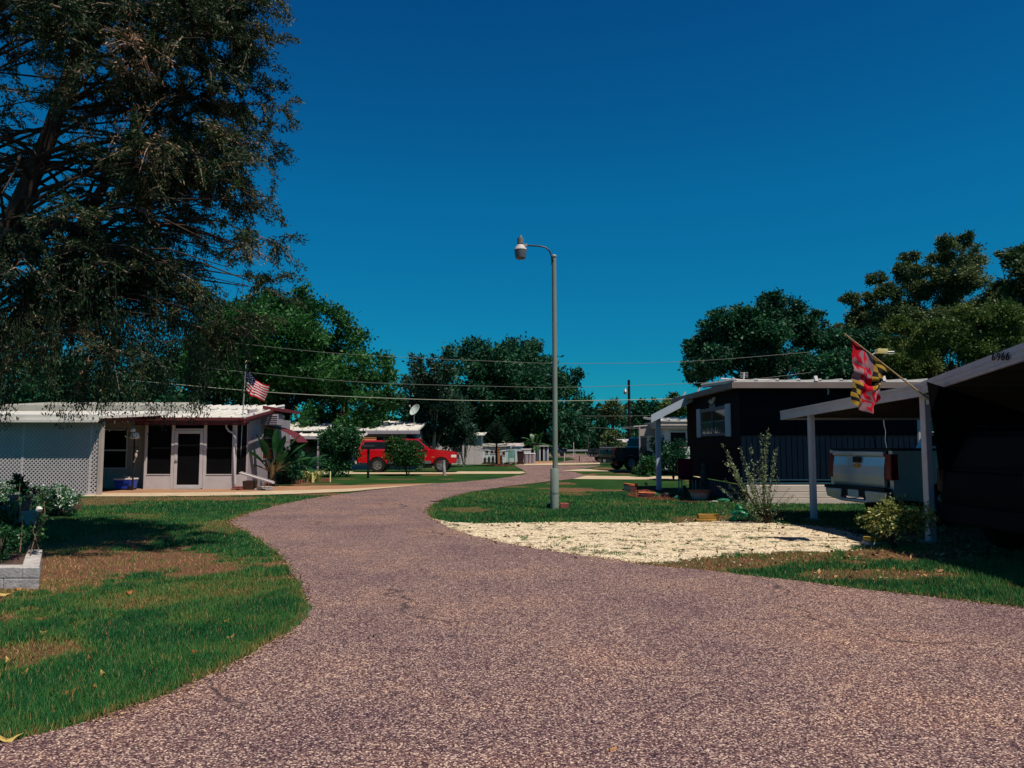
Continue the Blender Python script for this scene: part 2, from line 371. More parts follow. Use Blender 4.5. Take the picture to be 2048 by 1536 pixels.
# grass blades close to the camera
allpolys = [road_poly, gravel_poly, slab_poly, kerb_poly]
def make_grass():
    def zone(x0, x1, y0, y1, n):
        return rng.uniform(x0, x1, n), y0 + (y1 - y0) * rng.random(n) ** 1.25
    parts = []
    for (x0, x1, y0, y1, n, h0) in ((-7.6, -1.2, 3.2, 9, 400000, .055), (-11, -1, 8, 17, 200000, .05), (-14, -2, 16, 23.2, 50000, .05), (.0, 8.5, 6.4, 13, 190000, .06), (-2.5, 11, 14, 25, 110000, .055), (9,11,8,12,300,.05)):
        x, y = zone(x0, x1, y0, y1, n); parts.append(np.stack([x, y, np.full(n, h0)], 1))
    A = np.concatenate(parts); x, y, h = A[:, 0], A[:, 1], A[:, 2]
    px = 1024 + F * x / y; keep = (px > -900) & (px < 2300)
    ing = inpoly(x, y, gravel_poly)
    for k, p in enumerate(allpolys):
        ip = inpoly(x, y, p)
        if p is gravel_poly: ip &= ~((fbm(x, y, 4.5, 77) > .665) & (rng.random(len(x)) < .75))
        if p is road_poly: ip &= ~((np.minimum(distline(x, y, edge_l), distline(x, y, edge_r)) < .17 * (fbm(x, y, 3.0, 88) - .28)) & (rng.random(len(x)) < .5))
        keep &= ~ip
    dm = dirtmask(x, y)
    keep &= rng.random(len(x)) > np.clip(dm * 1.0, 0, .80)
    x, y, h, dm, ing = x[keep], y[keep], h[keep], dm[keep], ing[keep]
    edge = np.minimum(distline(x, y, edge_l), distline(x, y, edge_r)); n = len(x)
    pat = fbm(x, y, .9, 31); pat2 = fbm(x, y, 3.2, 35)
    h = h * (.45 + 1.0 * pat + .35 * rng.random(n)) * np.where(dm > .3, .55, 1) * np.where(ing, .5, 1)
    d = unit(np.stack([rng.normal(0, .38, n), rng.normal(0, .38, n), np.ones(n)], 1))
    lv = .30 + .32 * (pat2 - .5) + .30 * (pat - .5) + rng.normal(0, .10, n)
    lv = lv + np.clip((.13 - edge) / .13, 0, 1) * .45 * rng.random(n) + np.clip(dm, 0, 1) * (.18 + .5 * rng.random(n))
    lv = np.where(rng.random(n) < .05, .9, lv)
    base = np.stack([x, y, np.full(n, .0)], 1); a = rng.uniform(0, 2 * PI, n); wd = (.0045 + .0006 * y)
    s = np.stack([np.cos(a), np.sin(a), np.zeros(n)], 1) * wd[:, None] / 2
    tip = base + d * h[:, None]
    V = np.stack([base - s, base + s, tip], 1)
    m = leafmat('grass_blades', [(0, (.006, .055, .020)), (.25, (.012, .13, .038)), (.45, (.07, .23, .05)), (.62, (.18, .22, .055)), (.8, (.36, .20, .08)), (1, (.55, .36, .17))], .25, .6)
    o = quadmesh('grass', V, 3, m, np.clip(lv, 0, 1)); tag(o, 'short green and brown lawn grass beside the road', 'grass', kind='stuff')
make_grass()
# ------------------------------------------------------------ trees
M_bark = pm('bark', (.055, .040, .032), .9, .35, 9, bump=.8, bscale=25)
M_twig = pm('brown_twig', (.15, .10, .07), .85, .3, 12)
M_palebark = pm('pale_bark', (.40, .34, .26), .85, .25, 6, bump=.4, bscale=30)
L_cedar = leafmat('cedar_spray', [(0, (.005, .014, .006)), (.45, (.014, .044, .014)), (.7, (.045, .080, .026)), (.88, (.13, .10, .05)), (1, (.34, .19, .12))], .22)
L_oak = leafmat('oak_leaves', [(0, (.006, .036, .010)), (.5, (.020, .105, .022)), (.85, (.055, .20, .04)), (1, (.12, .29, .07))], .3)
L_oakdark = leafmat('live_oak_leaves', [(0, (.004, .034, .016)), (.5, (.010, .075, .032)), (.85, (.03, .14, .05)), (1, (.08, .20, .08))], .22)
L_blue = leafmat('myrtle_leaves', [(0, (.006, .03, .018)), (.5, (.014, .055, .032)), (.85, (.035, .10, .05)), (1, (.12, .17, .10))], .25)
L_olive = leafmat('olive_leaves', [(0, (.014, .045, .016)), (.4, (.045, .095, .032)), (.7, (.12, .16, .055)), (.92, (.22, .21, .09)), (1, (.30, .24, .12))], .25)
L_light = leafmat('bright_leaves', [(0, (.02, .05, .010)), (.5, (.055, .11, .018)), (.85, (.13, .18, .04)), (1, (.26, .27, .09))], .3)
L_bush = leafmat('bush_leaves', [(0, (.006, .035, .012)), (.5, (.018, .09, .028)), (.85, (.05, .17, .05)), (1, (.16, .28, .11))], .25, .4)
L_croton = leafmat('croton_leaves', [(0, (.006, .03, .008)), (.55, (.018, .09, .018)), (.86, (.06, .17, .03)), (.95, (.30, .10, .02)), (1, (.50, .08, .03))], .25, .4)
L_varieg = leafmat('variegated_leaves', [(0, (.02, .05, .010)), (.3, (.10, .15, .03)), (.6, (.42, .42, .12)), (1, (.75, .70, .30))], .25, .45)
L_flower = leafmat('vinca_leaves', [(0, (.008, .04, .012)), (.45, (.03, .14, .04)), (.58, (.06, .24, .08)), (.62, (.62, .72, .60)), (1, (.88, .90, .86))], .25, .4)

def clump_leaves(c, r, n, ls, sq=(1, 1, .82), sub=None, sig=.16):
    c = np.array(c, float); sub = sub or max(6, int(14 * min(1, r / 1.0 + .3)))
    sc_ = c + unit(rng.normal(size=(sub, 3))) * (r * rng.uniform(.35, 1.0, (sub, 1)) ** .6) * np.array(sq)
    k = rng.integers(0, sub, n)
    off = rng.normal(size=(n, 3)) * r * sig * 1.25 * np.array([1, 1, .75])
    p = sc_[k] + off
    outd = unit(p - c); d = unit(outd * .7 + rng.normal(size=(n, 3)) * .8 + np.array([0, 0, -.1]))
    tone = rng.uniform(-.18, .18, sub)[k]
    lv = np.clip(.45 + tone + rng.normal(0, .16, n), 0, 1)
    s = ls * rng.uniform(.6, 1.35, n)
    return leaves(p, d, s, s * .55), lv
def crown_from(clumps, total, ls, mat, parent, name='crown', sig=.16, sub=None):
    tr = sum(c[3] ** 2 for c in clumps); VV = []; LL = []
    for cx, cy, cz, r in clumps:
        n = max(30, int(total * r * r / tr)); v, l = clump_leaves((cx, cy, cz), r, n, ls, sig=sig, sub=sub)
        l = np.clip(l + random.uniform(-.12, .12), 0, 1); VV.append(v); LL.append(l)
    V = np.concatenate(VV); LV = np.concatenate(LL); ok = V[:, 0, 2] > .02
    return quadmesh(name, V[ok], 4, mat, LV[ok], parent)
def limbs(mb, base, top, clumps, r0, forks=None):
    base = Vector(base); top = Vector(top)
    pts = [base.lerp(top, t) + Vector((random.uniform(-.1, .1), random.uniform(-.1, .1), 0)) * (t * 2) for t in (0, .25, .5, .75, 1)]
    mb.tube(pts, [r0 * 1.25, r0, r0 * .85, r0 * .7, r0 * .5], 9)
    for cx, cy, cz, r in clumps:
        e = Vector((cx, cy, cz)); k = random.choice([1, 2, 2, 3]); s = pts[k]
        if e.z < s.z: s = pts[1]
        mid = s.lerp(e, .5) + Vector((0, 0, random.uniform(.0, .12) * (e - s).length))
        q = r0 * random.uniform(.16, .26); mb.tube([s, mid, e], [q, q * .65, q * .2], 6)
def tree(name, label, trunk_px, d, pxclumps, spread, nleaf, ls, mat, fill=6, r0=.25, bark=None, trunk_top=None, sig=.16, sub=None, group=None, back=1.0):
    """pxclumps: (px,py,rpx) read off the photo at distance d; each gets its own depth"""
    b = W(trunk_px, 887, d); b.z = 0
    t = thing(name, label, 'tree', b, group=group)
    cl = []
    for px, py, rp in pxclumps:
        dd = d + random.uniform(-1, 1) * spread; p = W(px, py, dd); cl.append((p.x, p.y, p.z, rp * dd / F))
    xs = [c[0] for c in cl]; zs = [c[2] for c in cl]; cx = sum(xs) / len(xs); cz = sum(zs) / len(zs)
    for i in range(fill):
        s = random.choice(cl); u = random.uniform(.3, .8)
        cl.append((cx + (s[0] - cx) * u, b.y + random.uniform(-1, 1) * spread * back, cz + (s[2] - cz) * u, s[3] * 1.05))
    mb = MB(); top = Vector(trunk_top or (b.x * .5 + cx * .5, b.y, cz * .85)); limbs(mb, b, top, cl, r0)
    mb.build('trunk', bark or M_bark, t, smooth=True)
    crown_from(cl, nleaf, ls, mat, t, sig=sig, sub=sub); return t

tree('oak_tree', 'broad bright green oak behind the white porch house', 560, 52,
     [(430, 700, 70), (470, 650, 62), (530, 620, 50), (585, 612, 46), (640, 650, 55), (690, 690, 48), (560, 690, 80), (480, 760, 80), (400, 780, 60), (620, 740, 72), (700, 745, 55), (755, 745, 40), (770, 795, 34), (560, 800, 70), (660, 810, 62), (730, 815, 50), (350, 720, 50), (340, 800, 52), (450, 840, 50), (780, 835, 30), (610, 860, 50), (700, 870, 40)], 5, 130000, .25, L_oak, fill=10, r0=.45)
tree('live_oak', 'large dark live oak standing behind the street lamp', 1060, 78,
     [(925, 715, 34), (955, 710, 34), (990, 730, 45), (1035, 705, 38), (1065, 715, 36), (1010, 770, 60), (1080, 760, 48), (1115, 770, 36), (1145, 755, 22), (1135, 800, 36), (1090, 820, 50), (1030, 830, 58), (960, 790, 55), (950, 850, 50), (1140, 850, 36), (1100, 875, 34), (1040, 880, 40), (900, 770, 40), (910, 840, 46), (985, 880, 40)], 6, 100000, .34, L_oakdark, fill=12, r0=.5)
tree('myrtle_tree', 'feathery blue green tree beside the satellite dish', 868, 50,
     [(830, 720, 14), (838, 745, 17), (872, 725, 16), (885, 745, 22), (850, 770, 25), (815, 765, 16), (880, 790, 34), (845, 815, 32), (905, 820, 34), (865, 850, 34), (925, 850, 28), (830, 850, 22), (900, 870, 26), (860, 878, 22), (815, 800, 20)], 2.2, 26000, .20, L_blue, fill=4, r0=.14, bark=M_palebark, sig=.2)
tree('live_oak', 'dark round oak behind the navy mobile home', 1530, 42,
     [(1395, 745, 26), (1400, 700, 30), (1430, 665, 34), (1455, 640, 30), (1500, 640, 38), (1545, 615, 34), (1575, 625, 30), (1480, 690, 50), (1545, 690, 55), (1605, 670, 36), (1630, 640, 22), (1650, 680, 30), (1420, 725, 36), (1500, 740, 50), (1580, 745, 50), (1650, 735, 40), (1380, 735, 16)], 3.5, 90000, .18, L_oakdark, fill=8, r0=.3)
tree('pine_tree', 'tall olive tree with spiky crown above the silver pickup', 1885, 38,
     [(1820, 515, 14), (1815, 545, 22), (1835, 580, 26), (1890, 490, 18), (1885, 525, 24), (1930, 480, 16), (1935, 515, 27), (1925, 560, 36), (1880, 590, 36), (1755, 560, 16), (1775, 590, 24), (1700, 600, 16), (1730, 605, 20), (1720, 640, 24), (1760, 650, 34), (1820, 640, 36), (1900, 650, 40), (1960, 610, 34), (1790, 700, 34), (1850, 700, 36), (1990, 580, 24), (1690, 660, 16)], 2.5, 90000, .135, L_olive, fill=5, r0=.2, sig=.19)
tree('pine_tree', 'olive tree cut by the right edge of the photo', 2035, 36,
     [(2020, 520, 18), (2040, 505, 16), (2050, 545, 28), (2030, 580, 24), (2060, 600, 40), (2010, 620, 30), (2060, 660, 50), (2000, 510, 8)], 2, 22000, .17, L_olive, fill=3, r0=.18, sig=.19)
tree('broadleaf_tree', 'light green rounded tree rising over the carport roof', 1900, 29,
     [(1800, 660, 30), (1840, 690, 34), (1880, 665, 34), (1930, 640, 34), (1980, 640, 36), (2030, 650, 38), (1830, 730, 40), (1900, 715, 44), (1970, 700, 44), (2040, 710, 44), (1780, 700, 28)], 2.2, 80000, .10, L_light, fill=4, r0=.16)
tree('broadleaf_tree', 'dark green dense tree behind the maryland flag', 1720, 33,
     [(1690, 690, 34), (1735, 680, 34), (1770, 700, 30), (1700, 740, 40), (1760, 745, 40), (1810, 750, 38), (1660, 730, 30), (1660, 690, 24), (1850, 760, 30)], 1.8, 26000, .15, L_oakdark, fill=3, r0=.15)
# understory behind the left house so no bare horizon shows
tree('broadleaf_tree', 'dark tree close behind the lattice carport roof', 250, 46,
     [(120, 760, 70), (200, 790, 66), (280, 770, 60), (60, 800, 70), (330, 820, 50), (150, 830, 60), (0, 770, 70), (240, 840, 50)], 4, 30000, .30, L_oakdark, fill=3, r0=.3)
tree('broadleaf_tree', 'pale green tree beyond the porch awning of the navy home', 1345, 60,
     [(1335, 812, 14), (1350, 800, 14), (1365, 815, 18), (1340, 840, 20), (1318, 838, 14)], 1.5, 5000, .20, L_light, fill=1, r0=.12)

# big cedar leaning over the left lawn
def cedar():
    base = Vector((-8.3, 10.6, 0)); t = thing('cedar_tree', 'huge shaggy dark cedar overhanging the left lawn', 'tree', base)
    tr = [base, Vector((-8.15, 10.9, 2.2)), Vector((-7.75, 11.1, 4.4)), Vector((-7.2, 11.3, 6.3)), Vector((-6.7, 11.4, 8.4)), Vector((-6.35, 11.4, 10.6)), Vector((-6.2, 11.4, 12.6))]
    tr2 = [tr[1], Vector((-7.4, 12.1, 4.6)), Vector((-6.5, 12.3, 6.6)), Vector((-5.8, 12.4, 8.6)), Vector((-5.4, 12.4, 10.6))]
    tr3 = [tr[1], Vector((-9.2, 11.8, 4.4)), Vector((-9.8, 12.2, 7)), Vector((-10.0, 12.2, 10))]
    mb = MB(); mb.tube(tr, [.26, .2, .15, .12, .09, .05, .02], 10); mb.tube(tr2, [.11, .09, .07, .045, .015], 8); mb.tube(tr3, [.10, .08, .05, .02], 8)
    tw = MB(); VV = []; LL = []
    def at(pl, z):
        for a, b in zip(pl[:-1], pl[1:]):
            if a.z <= z <= b.z: return a.lerp(b, (z - a.z) / (b.z - a.z))
        return pl[-1].copy()
    def Rz(z):   # reach of the crown from its axis by height
        return np.interp(z, [2, 3, 3.6, 4.4, 5.5, 6.6, 7.4, 8.4, 10, 11.5, 13], [2.7, 3.2, 3.75, 3.9, 3.8, 3.85, 4.15, 3.7, 2.6, 1.4, .6])
    axis = (-7.25, 11.2); nb = 240
    voids = [(axis[0] + random.uniform(-3.6, 3.6), axis[1] + random.uniform(-2, 2), random.uniform(2.6, 8.6), random.uniform(.45, .95)) for _ in range(75)]
    for i in range(nb):
        z0 = random.uniform(2.6, 10.2) if i > 30 else random.uniform(3.0, 5.5); pl = random.choice([tr, tr, tr2, tr2, tr3]); s = at(pl, z0)
        azm = random.uniform(0, 2 * PI); rise = random.uniform(-.30, .38)
        if i % 4 == 0: azm = random.uniform(-.9, .6)
        u = Vector((math.cos(azm), math.sin(azm), 0)); ze = z0 + rise * 3
        reach = float(Rz(max(2.0, ze))) * random.uniform(.72, 1.04); e = Vector((axis[0] + u.x * reach * (1 if u.x > 0 else 1.15), axis[1] + u.y * reach * .58, 0)); e.z = min(max(ze, 2.3), 10.8)
        ln = (e - s).length
        if ln < .8: continue
        m1 = s.lerp(e, .35) + Vector((random.uniform(-.2, .2), random.uniform(-.2, .2), .14 * ln)); m2 = s.lerp(e, .72) + Vector((random.uniform(-.15, .15), random.uniform(-.15, .15), .10 * ln))
        pts = [s, m1, m2, e]; q = min(.034, .009 * ln + .008)
        mb.tube(pts, [q, q * .7, q * .4, q * .12], 5)
        sm = [Vector(p) for p in (lambda P: [tuple(.5 * ((2 * P[k][a]) + (-P[max(k - 1, 0)][a] + P[k + 1][a]) * t_ + (2 * P[max(k - 1, 0)][a] - 5 * P[k][a] + 4 * P[k + 1][a] - P[min(k + 2, 3)][a]) * t_ * t_ + (-P[max(k - 1, 0)][a] + 3 * P[k][a] - 3 * P[k + 1][a] + P[min(k + 2, 3)][a]) * t_ ** 3) for a in range(3)) for k in range(3) for t_ in (0, .2, .4, .6, .8)])(pts)] + [e]
        bt = random.uniform(-.25, .25); dead = random.random() < .10
        ntw = int(6 + ln * 4.0)
        for j in range(ntw):
            f = random.uniform(.22, 1) ** .8; b0 = sm[min(int(f * 15), 15)]
            td = (u * random.uniform(0, .9) + Vector((random.gauss(0, .75), random.gauss(0, .75), random.gauss(-.12, .5)))).normalized()
            tl = random.uniform(.3, .85) * (1.1 - .3 * f)
            p1 = b0 + td * tl * .5 + Vector((0, 0, .03)); p2 = b0 + td * tl + Vector((0, 0, -.16 * tl))
            if any((p1 - Vector(v_[:3])).length < v_[3] for v_ in voids): continue
            tw.tube([b0, p1, p2], [.009, .006, .002], 3)
            n = int(random.uniform(110, 180) * (.15 if dead else 1))
            if n < 3: continue
            ft = rng.uniform(.15, 1.05, n)[:, None]
            c = np.where(ft < .5, np.array(b0) + (np.array(p1) - np.array(b0)) * ft * 2, np.array(p1) + (np.array(p2) - np.array(p1)) * (ft - .5) * 2)
            c = c + rng.normal(0, .034, (n, 3))
            dv = unit(np.array(td)[None, :] * .7 + rng.normal(0, .55, (n, 3)) + np.array([0, 0, -.35]))
            VV.append(leaves(c, dv, rng.uniform(.035, .09, n), rng.uniform(.014, .026, n))); tone = random.uniform(-.16, .16) + bt
            LL.append(np.clip((.42 if not dead else .9) + tone + rng.normal(0, .16, n), 0, 1))
    # hanging moss-like sprays at the skirt
    for i in range(300):
        a = random.uniform(0, 2 * PI); rr = random.uniform(.4, 1) * 3.3; x = axis[0] + rr * math.cos(a); y = axis[1] + rr * .6 * math.sin(a)
        z1 = random.uniform(2.7, 4.2); hl = random.uniform(.4, 1.1); n = int(hl * 190)
        mb.tube([(x, y, z1), (x + .03, y, z1 - hl * .5), (x + random.uniform(-.08, .08), y, z1 - hl)], [.004, .003, .0015], 3)
        ft = rng.random(n); c = np.stack([x + rng.normal(0, .07, n), y + rng.normal(0, .07, n), z1 - hl * ft], 1)
        VV.append(leaves(c, unit(rng.normal(0, .45, (n, 3)) + np.array([0, 0, -1.0])), rng.uniform(.03, .08, n), rng.uniform(.012, .022, n))); LL.append(np.clip(.35 + random.uniform(-.2, .3) + rng.normal(0, .15, n), 0, 1))
    mb.build('trunk', M_bark, t, smooth=True); tw.build('branches', pm('pale_cedar_twig', (.24, .17, .13), .9, .4, 9), t, recalc=False)
    quadmesh('crown', np.concatenate(VV), 4, L_cedar, np.concatenate(LL), t)
cedar()

# far woods closing the street
def woods():
    cl = []
    for i in range(150):
        px = random.uniform(640, 1560); d = random.uniform(128, 165); h = random.uniform(5.5, 8.2) * d / 140
        x = (px - 1024) / F * d
        cl.append((x, d, h * random.uniform(.25, .95), random.uniform(1.0, 2.0)))
        if random.random() < .5: cl.append((x + random.uniform(-.4, .4), d, h + random.uniform(0, 1.0), random.uniform(.5, .9)))
    for i in range(70): cl.append((random.uniform(-40, 50), random.uniform(130, 135), random.uniform(.3, 2.2), 2.2))
    V = []; LL = []
    for c in cl:
        v, l = clump_leaves(c[:3], c[3], int(240 * c[3]), .55, sub=10); V.append(v); LL.append(l)
    tr = quadmesh('woods', np.concatenate(V), 4, L_oakdark, np.concatenate(LL)); tag(tr, 'distant dark pine woods closing the end of the street', 'woods', kind='stuff')
woods()
def tower_pine(px, d, h, r0):
    b = W(px, 887, d); b.z = 0; t = thing('far_pine', f'thin far pine rising above the woods {"left" if px < 1258 else "right"} of the dark utility pole', 'tree', b, group='pines above the far woods')
    cl = [(b.x + random.uniform(-.6, .6), b.y, h * f, r) for f, r in ((.6, 1.0), (.75, 1.1), (.88, .9), (1, .55))]
    mb = MB(); mb.tube([b, (b.x, b.y, h)], [.2, .05], 6); mb.build('trunk', M_bark, t); crown_from(cl, 900, .5, L_oakdark, t)
for px, h in ((1176, 8.4), (1200, 7.6), (1272, 7.7), (1283, 8.5), (1300, 7.8), (1313, 8.6)): tower_pine(px, 126, h, .2)

def fan_palm(name, label, x, y, h, fr, nf, mat, leafw=.05, cat='palm', trunk=True, zlow=-.6, seg=16):
    t = thing(name, label, cat, (x, y, 0)); top = Vector((x, y, h))
    if trunk: mb = MB(); mb.tube([(x, y, 0), (x + .03, y, h * .5), top], [.18 * fr / 1.4, .15 * fr / 1.4, .17 * fr / 1.4], 8); mb.build('trunk', M_bark, t, smooth=True)
    VV = []
    for i in range(nf):
        a = random.uniform(0, 2 * PI); e = random.uniform(zlow, 1.3); d = Vector((math.cos(a) * math.cos(e), math.sin(a) * math.cos(e), math.sin(e)))
        c0 = top + d * fr * .45; side = d.cross(Vector((0, 0, 1)))
        if side.length < .1: side = Vector((1, 0, 0))
        side.normalize()
        for k in range(seg):
            an = -1.25 + 2.5 * k / (seg - 1); q = (d * math.cos(an) + side * math.sin(an)).normalized(); ln = fr * .55; wv = q.cross(d.cross(side)).normalized() * leafw
            tip = c0 + q * ln + Vector((0, 0, -.15 * ln)); m_ = c0 + q * ln * .5
            VV.append([c0, m_ + wv, tip, m_ - wv])
        wv = side * .02; VV.append([top - wv, top + wv, c0 + wv, c0 - wv])
    V = np.array([[tuple(p) for p in q] for q in VV]); quadmesh('fronds', V, 4, mat, np.clip(rng.normal(.5, .2, len(V)), 0, 1), t); return t
def feather(name, label, x, y, z0, fr, nf, mat, lw=.02, ll=.22, cat='palm', elo=.1, ehi=1.3, droop=.8, npin=22):
    t = thing(name, label, cat, (x, y, 0)); VV = []; mb = MB(); c0 = Vector((x, y, z0))
    for i in range(nf):
        a = 2 * PI * i / nf + random.uniform(-.3, .3); e = random.uniform(elo, ehi); L_ = fr * random.uniform(.75, 1.1)
        u = Vector((math.cos(a), math.sin(a), 0)); P = []
        for k in range(9):
            s = k / 8; P.append(c0 + u * (L_ * s * math.cos(e)) + Vector((0, 0, L_ * (s * math.sin(e) - droop * .45 * s * s))))
        mb.tube(P, [.012 * (1 - .8 * k / 8) for k in range(9)], 4); side = Vector((-u.y, u.x, 0))
        for k in range(npin):
            s = .15 + .85 * k / (npin - 1); j = min(int(s * 8), 7); f = s * 8 - j; p = P[j].lerp(P[j + 1], f); tg = (P[j + 1] - P[j]).normalized()
            for sg in (-1, 1):
                q = (side * sg * .9 + tg * .6 + Vector((0, 0, -.25))).normalized(); ln = ll * fr * (1 - .55 * abs(s - .45)) ; wv = tg * lw
                VV.append([p, p + q * ln * .5 + wv, p + q * ln, p + q * ln * .5 - wv])
    if z0 > .3: mb.tube([(x, y, 0), (x, y, z0)], [.09, .07], 8)
    mb.build('stems', M_twig, t, recalc=False)
    V = np.array([[tuple(p) for p in q] for q in VV]); quadmesh('fronds', V, 4, mat, np.clip(rng.normal(.5, .22, len(V)), 0, 1), t); return t
def bush(name, label, x, y, w_, h, nleaf, ls, mat, cat='shrub', stems=7, z0=0, ncl=14, sig=.2, group=None, dpt=None, lift=.15):
    t = thing(name, label, cat, (x, y, z0), group=group); cl = []; dpt = dpt or w_
    for i in range(ncl):
        a = random.uniform(0, 2 * PI); u = random.random() ** .5; zz = random.uniform(lift, .82)
        rr = math.sqrt(max(0, 1 - (abs(zz - .48) / .62) ** 2)) * .62
        cl.append((x + w_ / 2 * u * math.cos(a) * rr * 1.2, y + dpt / 2 * u * math.sin(a) * rr * 1.2, z0 + h * zz, min(w_, h) * random.uniform(.17, .26)))
    mb = MB()
    for i in range(stems):
        c = random.choice(cl); mb.tube([(x + random.uniform(-.05, .05), y + random.uniform(-.05, .05), z0), (x * .5 + c[0] * .5, y * .5 + c[1] * .5, z0 + (c[2] - z0) * .5), c[:3]], [.02, .014, .004], 5)
    mb.build('stems', M_bark, t, recalc=False); crown_from(cl, nleaf, ls, mat, t, 'foliage', sig=sig); return t
def blades(name, label, x, y, w_, h, n, mat, cat='plant', z0=0, dpt=None):
    t = thing(name, label, cat, (x, y, z0)); VV = []; dpt = dpt or w_
    for i in range(n):
        bx = x + random.gauss(0, w_ * .2); by = y + random.gauss(0, dpt * .2); a = random.uniform(0, 2 * PI); L_ = h * random.uniform(.8, 1.5); u = Vector((math.cos(a), math.sin(a), 0)); s = Vector((-u.y, u.x, 0)) * .018
        o = random.uniform(.25, .7); p0 = Vector((bx, by, z0)); p1 = p0 + u * L_ * o * .4 + Vector((0, 0, L_ * .6)); p2 = p0 + u * L_ * o + Vector((0, 0, L_ * random.uniform(.35, .75)))
        VV.append([p0 - s, p0 + s, p1 + s, p1 - s]); VV.append([p1 - s, p1 + s, p2 + s * .1, p2 - s * .1])
    V = np.array([[tuple(p) for p in q] for q in VV]); quadmesh('foliage', V, 4, mat, np.clip(np.repeat(rng.normal(.55, .25, n), 2), 0, 1), t); return t

p = W(1226, 887, 100)
def cabbage():
    t = thing('cabbage_palm', 'round headed cabbage palm beside the dark utility pole', 'palm', (p.x, p.y, 0)); mb = MB(); mb.tube([(p.x, p.y, 0), (p.x, p.y, 6.0)], [.25, .2], 8); mb.build('trunk', M_bark, t)
    n = 900; dv = unit(rng.normal(size=(n, 3)) + np.array([0, 0, .15])); c = np.array([p.x, p.y, 6.0]) + dv * rng.uniform(.3, 1.1, (n, 1)); d2 = unit(dv + rng.normal(0, .25, (n, 3)) + np.array([0, 0, -.25])); quadmesh('fronds', leaves(c, d2, rng.uniform(.7, 1.1, n), rng.uniform(.10, .18, n)), 4, L_olive, np.clip(rng.normal(.4, .25, n), 0, 1), t)
cabbage()
p = G(1072, 916); p = W(1072, 887, 68); feather('young_palm', 'small drooping palm in front of the pale sheds', p.x, p.y, 1.5, 1.7, 14, L_bush, .05, .3)
# young norfolk pine (tiers of flat branches)
def norfolk():
    b = G(993, 932); t = thing('norfolk_pine', 'young tiered norfolk pine in a brick ringed bed', 'tree', (b.x, b.y, 0)); mb = MB(); H = 2.9
    mb.tube([(b.x, b.y, 0), (b.x, b.y, H)], [.10, .02], 7); VV = []
    for k in range(13):
        z = .95 + (H - 1.0) * k / 12; Rr = 1.55 * (1 - (k / 12.5)) ** .75 + .12
        for j in range(8):
            a = 2 * PI * j / 8 + k * .5; u = Vector((math.cos(a), math.sin(a), 0)); p0 = Vector((b.x, b.y, z)); pts = [p0, p0 + u * Rr * .6 + Vector((0, 0, .10)), p0 + u * Rr + Vector((0, 0, .26))]
            mb.tube(pts, [.016, .012, .004], 4); side = Vector((-u.y, u.x, 0))
            for q in range(26):
                s = .12 + .88 * q / 25; c = pts[0].lerp(pts[1], s / .6) if s < .6 else pts[1].lerp(pts[2], (s - .6) / .4)
                for sg in (-1, 1):
                    dd = (side * sg + u * .5 + Vector((0, 0, random.uniform(-.2, .25)))).normalized(); l_ = .17; wv = u * .022
                    VV.append([c, c + dd * l_ * .5 + wv, c + dd * l_, c + dd * l_ * .5 - wv])
    mb.build('trunk', M_bark, t); V = np.array([[tuple(p) for p in q] for q in VV]); quadmesh('crown', V, 4, L_oakdark, np.clip(rng.normal(.4, .2, len(V)), 0, 1), t)
    bed = MB(); bed.lathe([(.95, 0), (.95, .06), (.3, .14), (.02, .15)], (b.x + .15, b.y, 0), 18); o = bed.build('mulch_ring', pm('red_mulch', (.11, .045, .035), .95, .4, 20, bump=.8, bscale=70), None); tag(o, 'ring of dark red mulch around the norfolk pine', 'mulch bed')
norfolk()
# bare pale multi-stem tree by the red truck's nose
def pale_tree():
    b = G(928, 933); t = thing('crape_myrtle', 'small pale stemmed tree past the nose of the red pickup', 'tree', (b.x, b.y, 0)); mb = MB(); cl = []
    for i in range(9):
        a = random.uniform(0, 2 * PI); r = random.uniform(.4, 1.3); e = Vector((b.x + r * math.cos(a), b.y + r * math.sin(a), random.uniform(1.7, 2.6)))
        mb.tube([(b.x, b.y, 0), (b.x + .3 * r * math.cos(a), b.y, .8), e], [.05, .035, .012], 6); cl.append((e.x, e.y, e.z, random.uniform(.35, .5)))
    mb.build('trunk', M_palebark, t, smooth=True); crown_from(cl, 2600, .14, L_blue, t, sig=.22)
pale_tree()
p = G(815, 951); bush('croton_bush', 'dark glossy bush with orange new leaves before the red pickup', p.x, p.y, 2.1, 1.95, 9000, .10, L_croton, ncl=18)
p = G(683, 953); bush('evergreen_shrub', 'tall dark evergreen shrub behind the black mailbox', p.x, p.y, 2.3, 2.75, 11000, .12, L_bush, ncl=22)
p = G(735 - 25, 958)
q = W(548, 887, 31); 
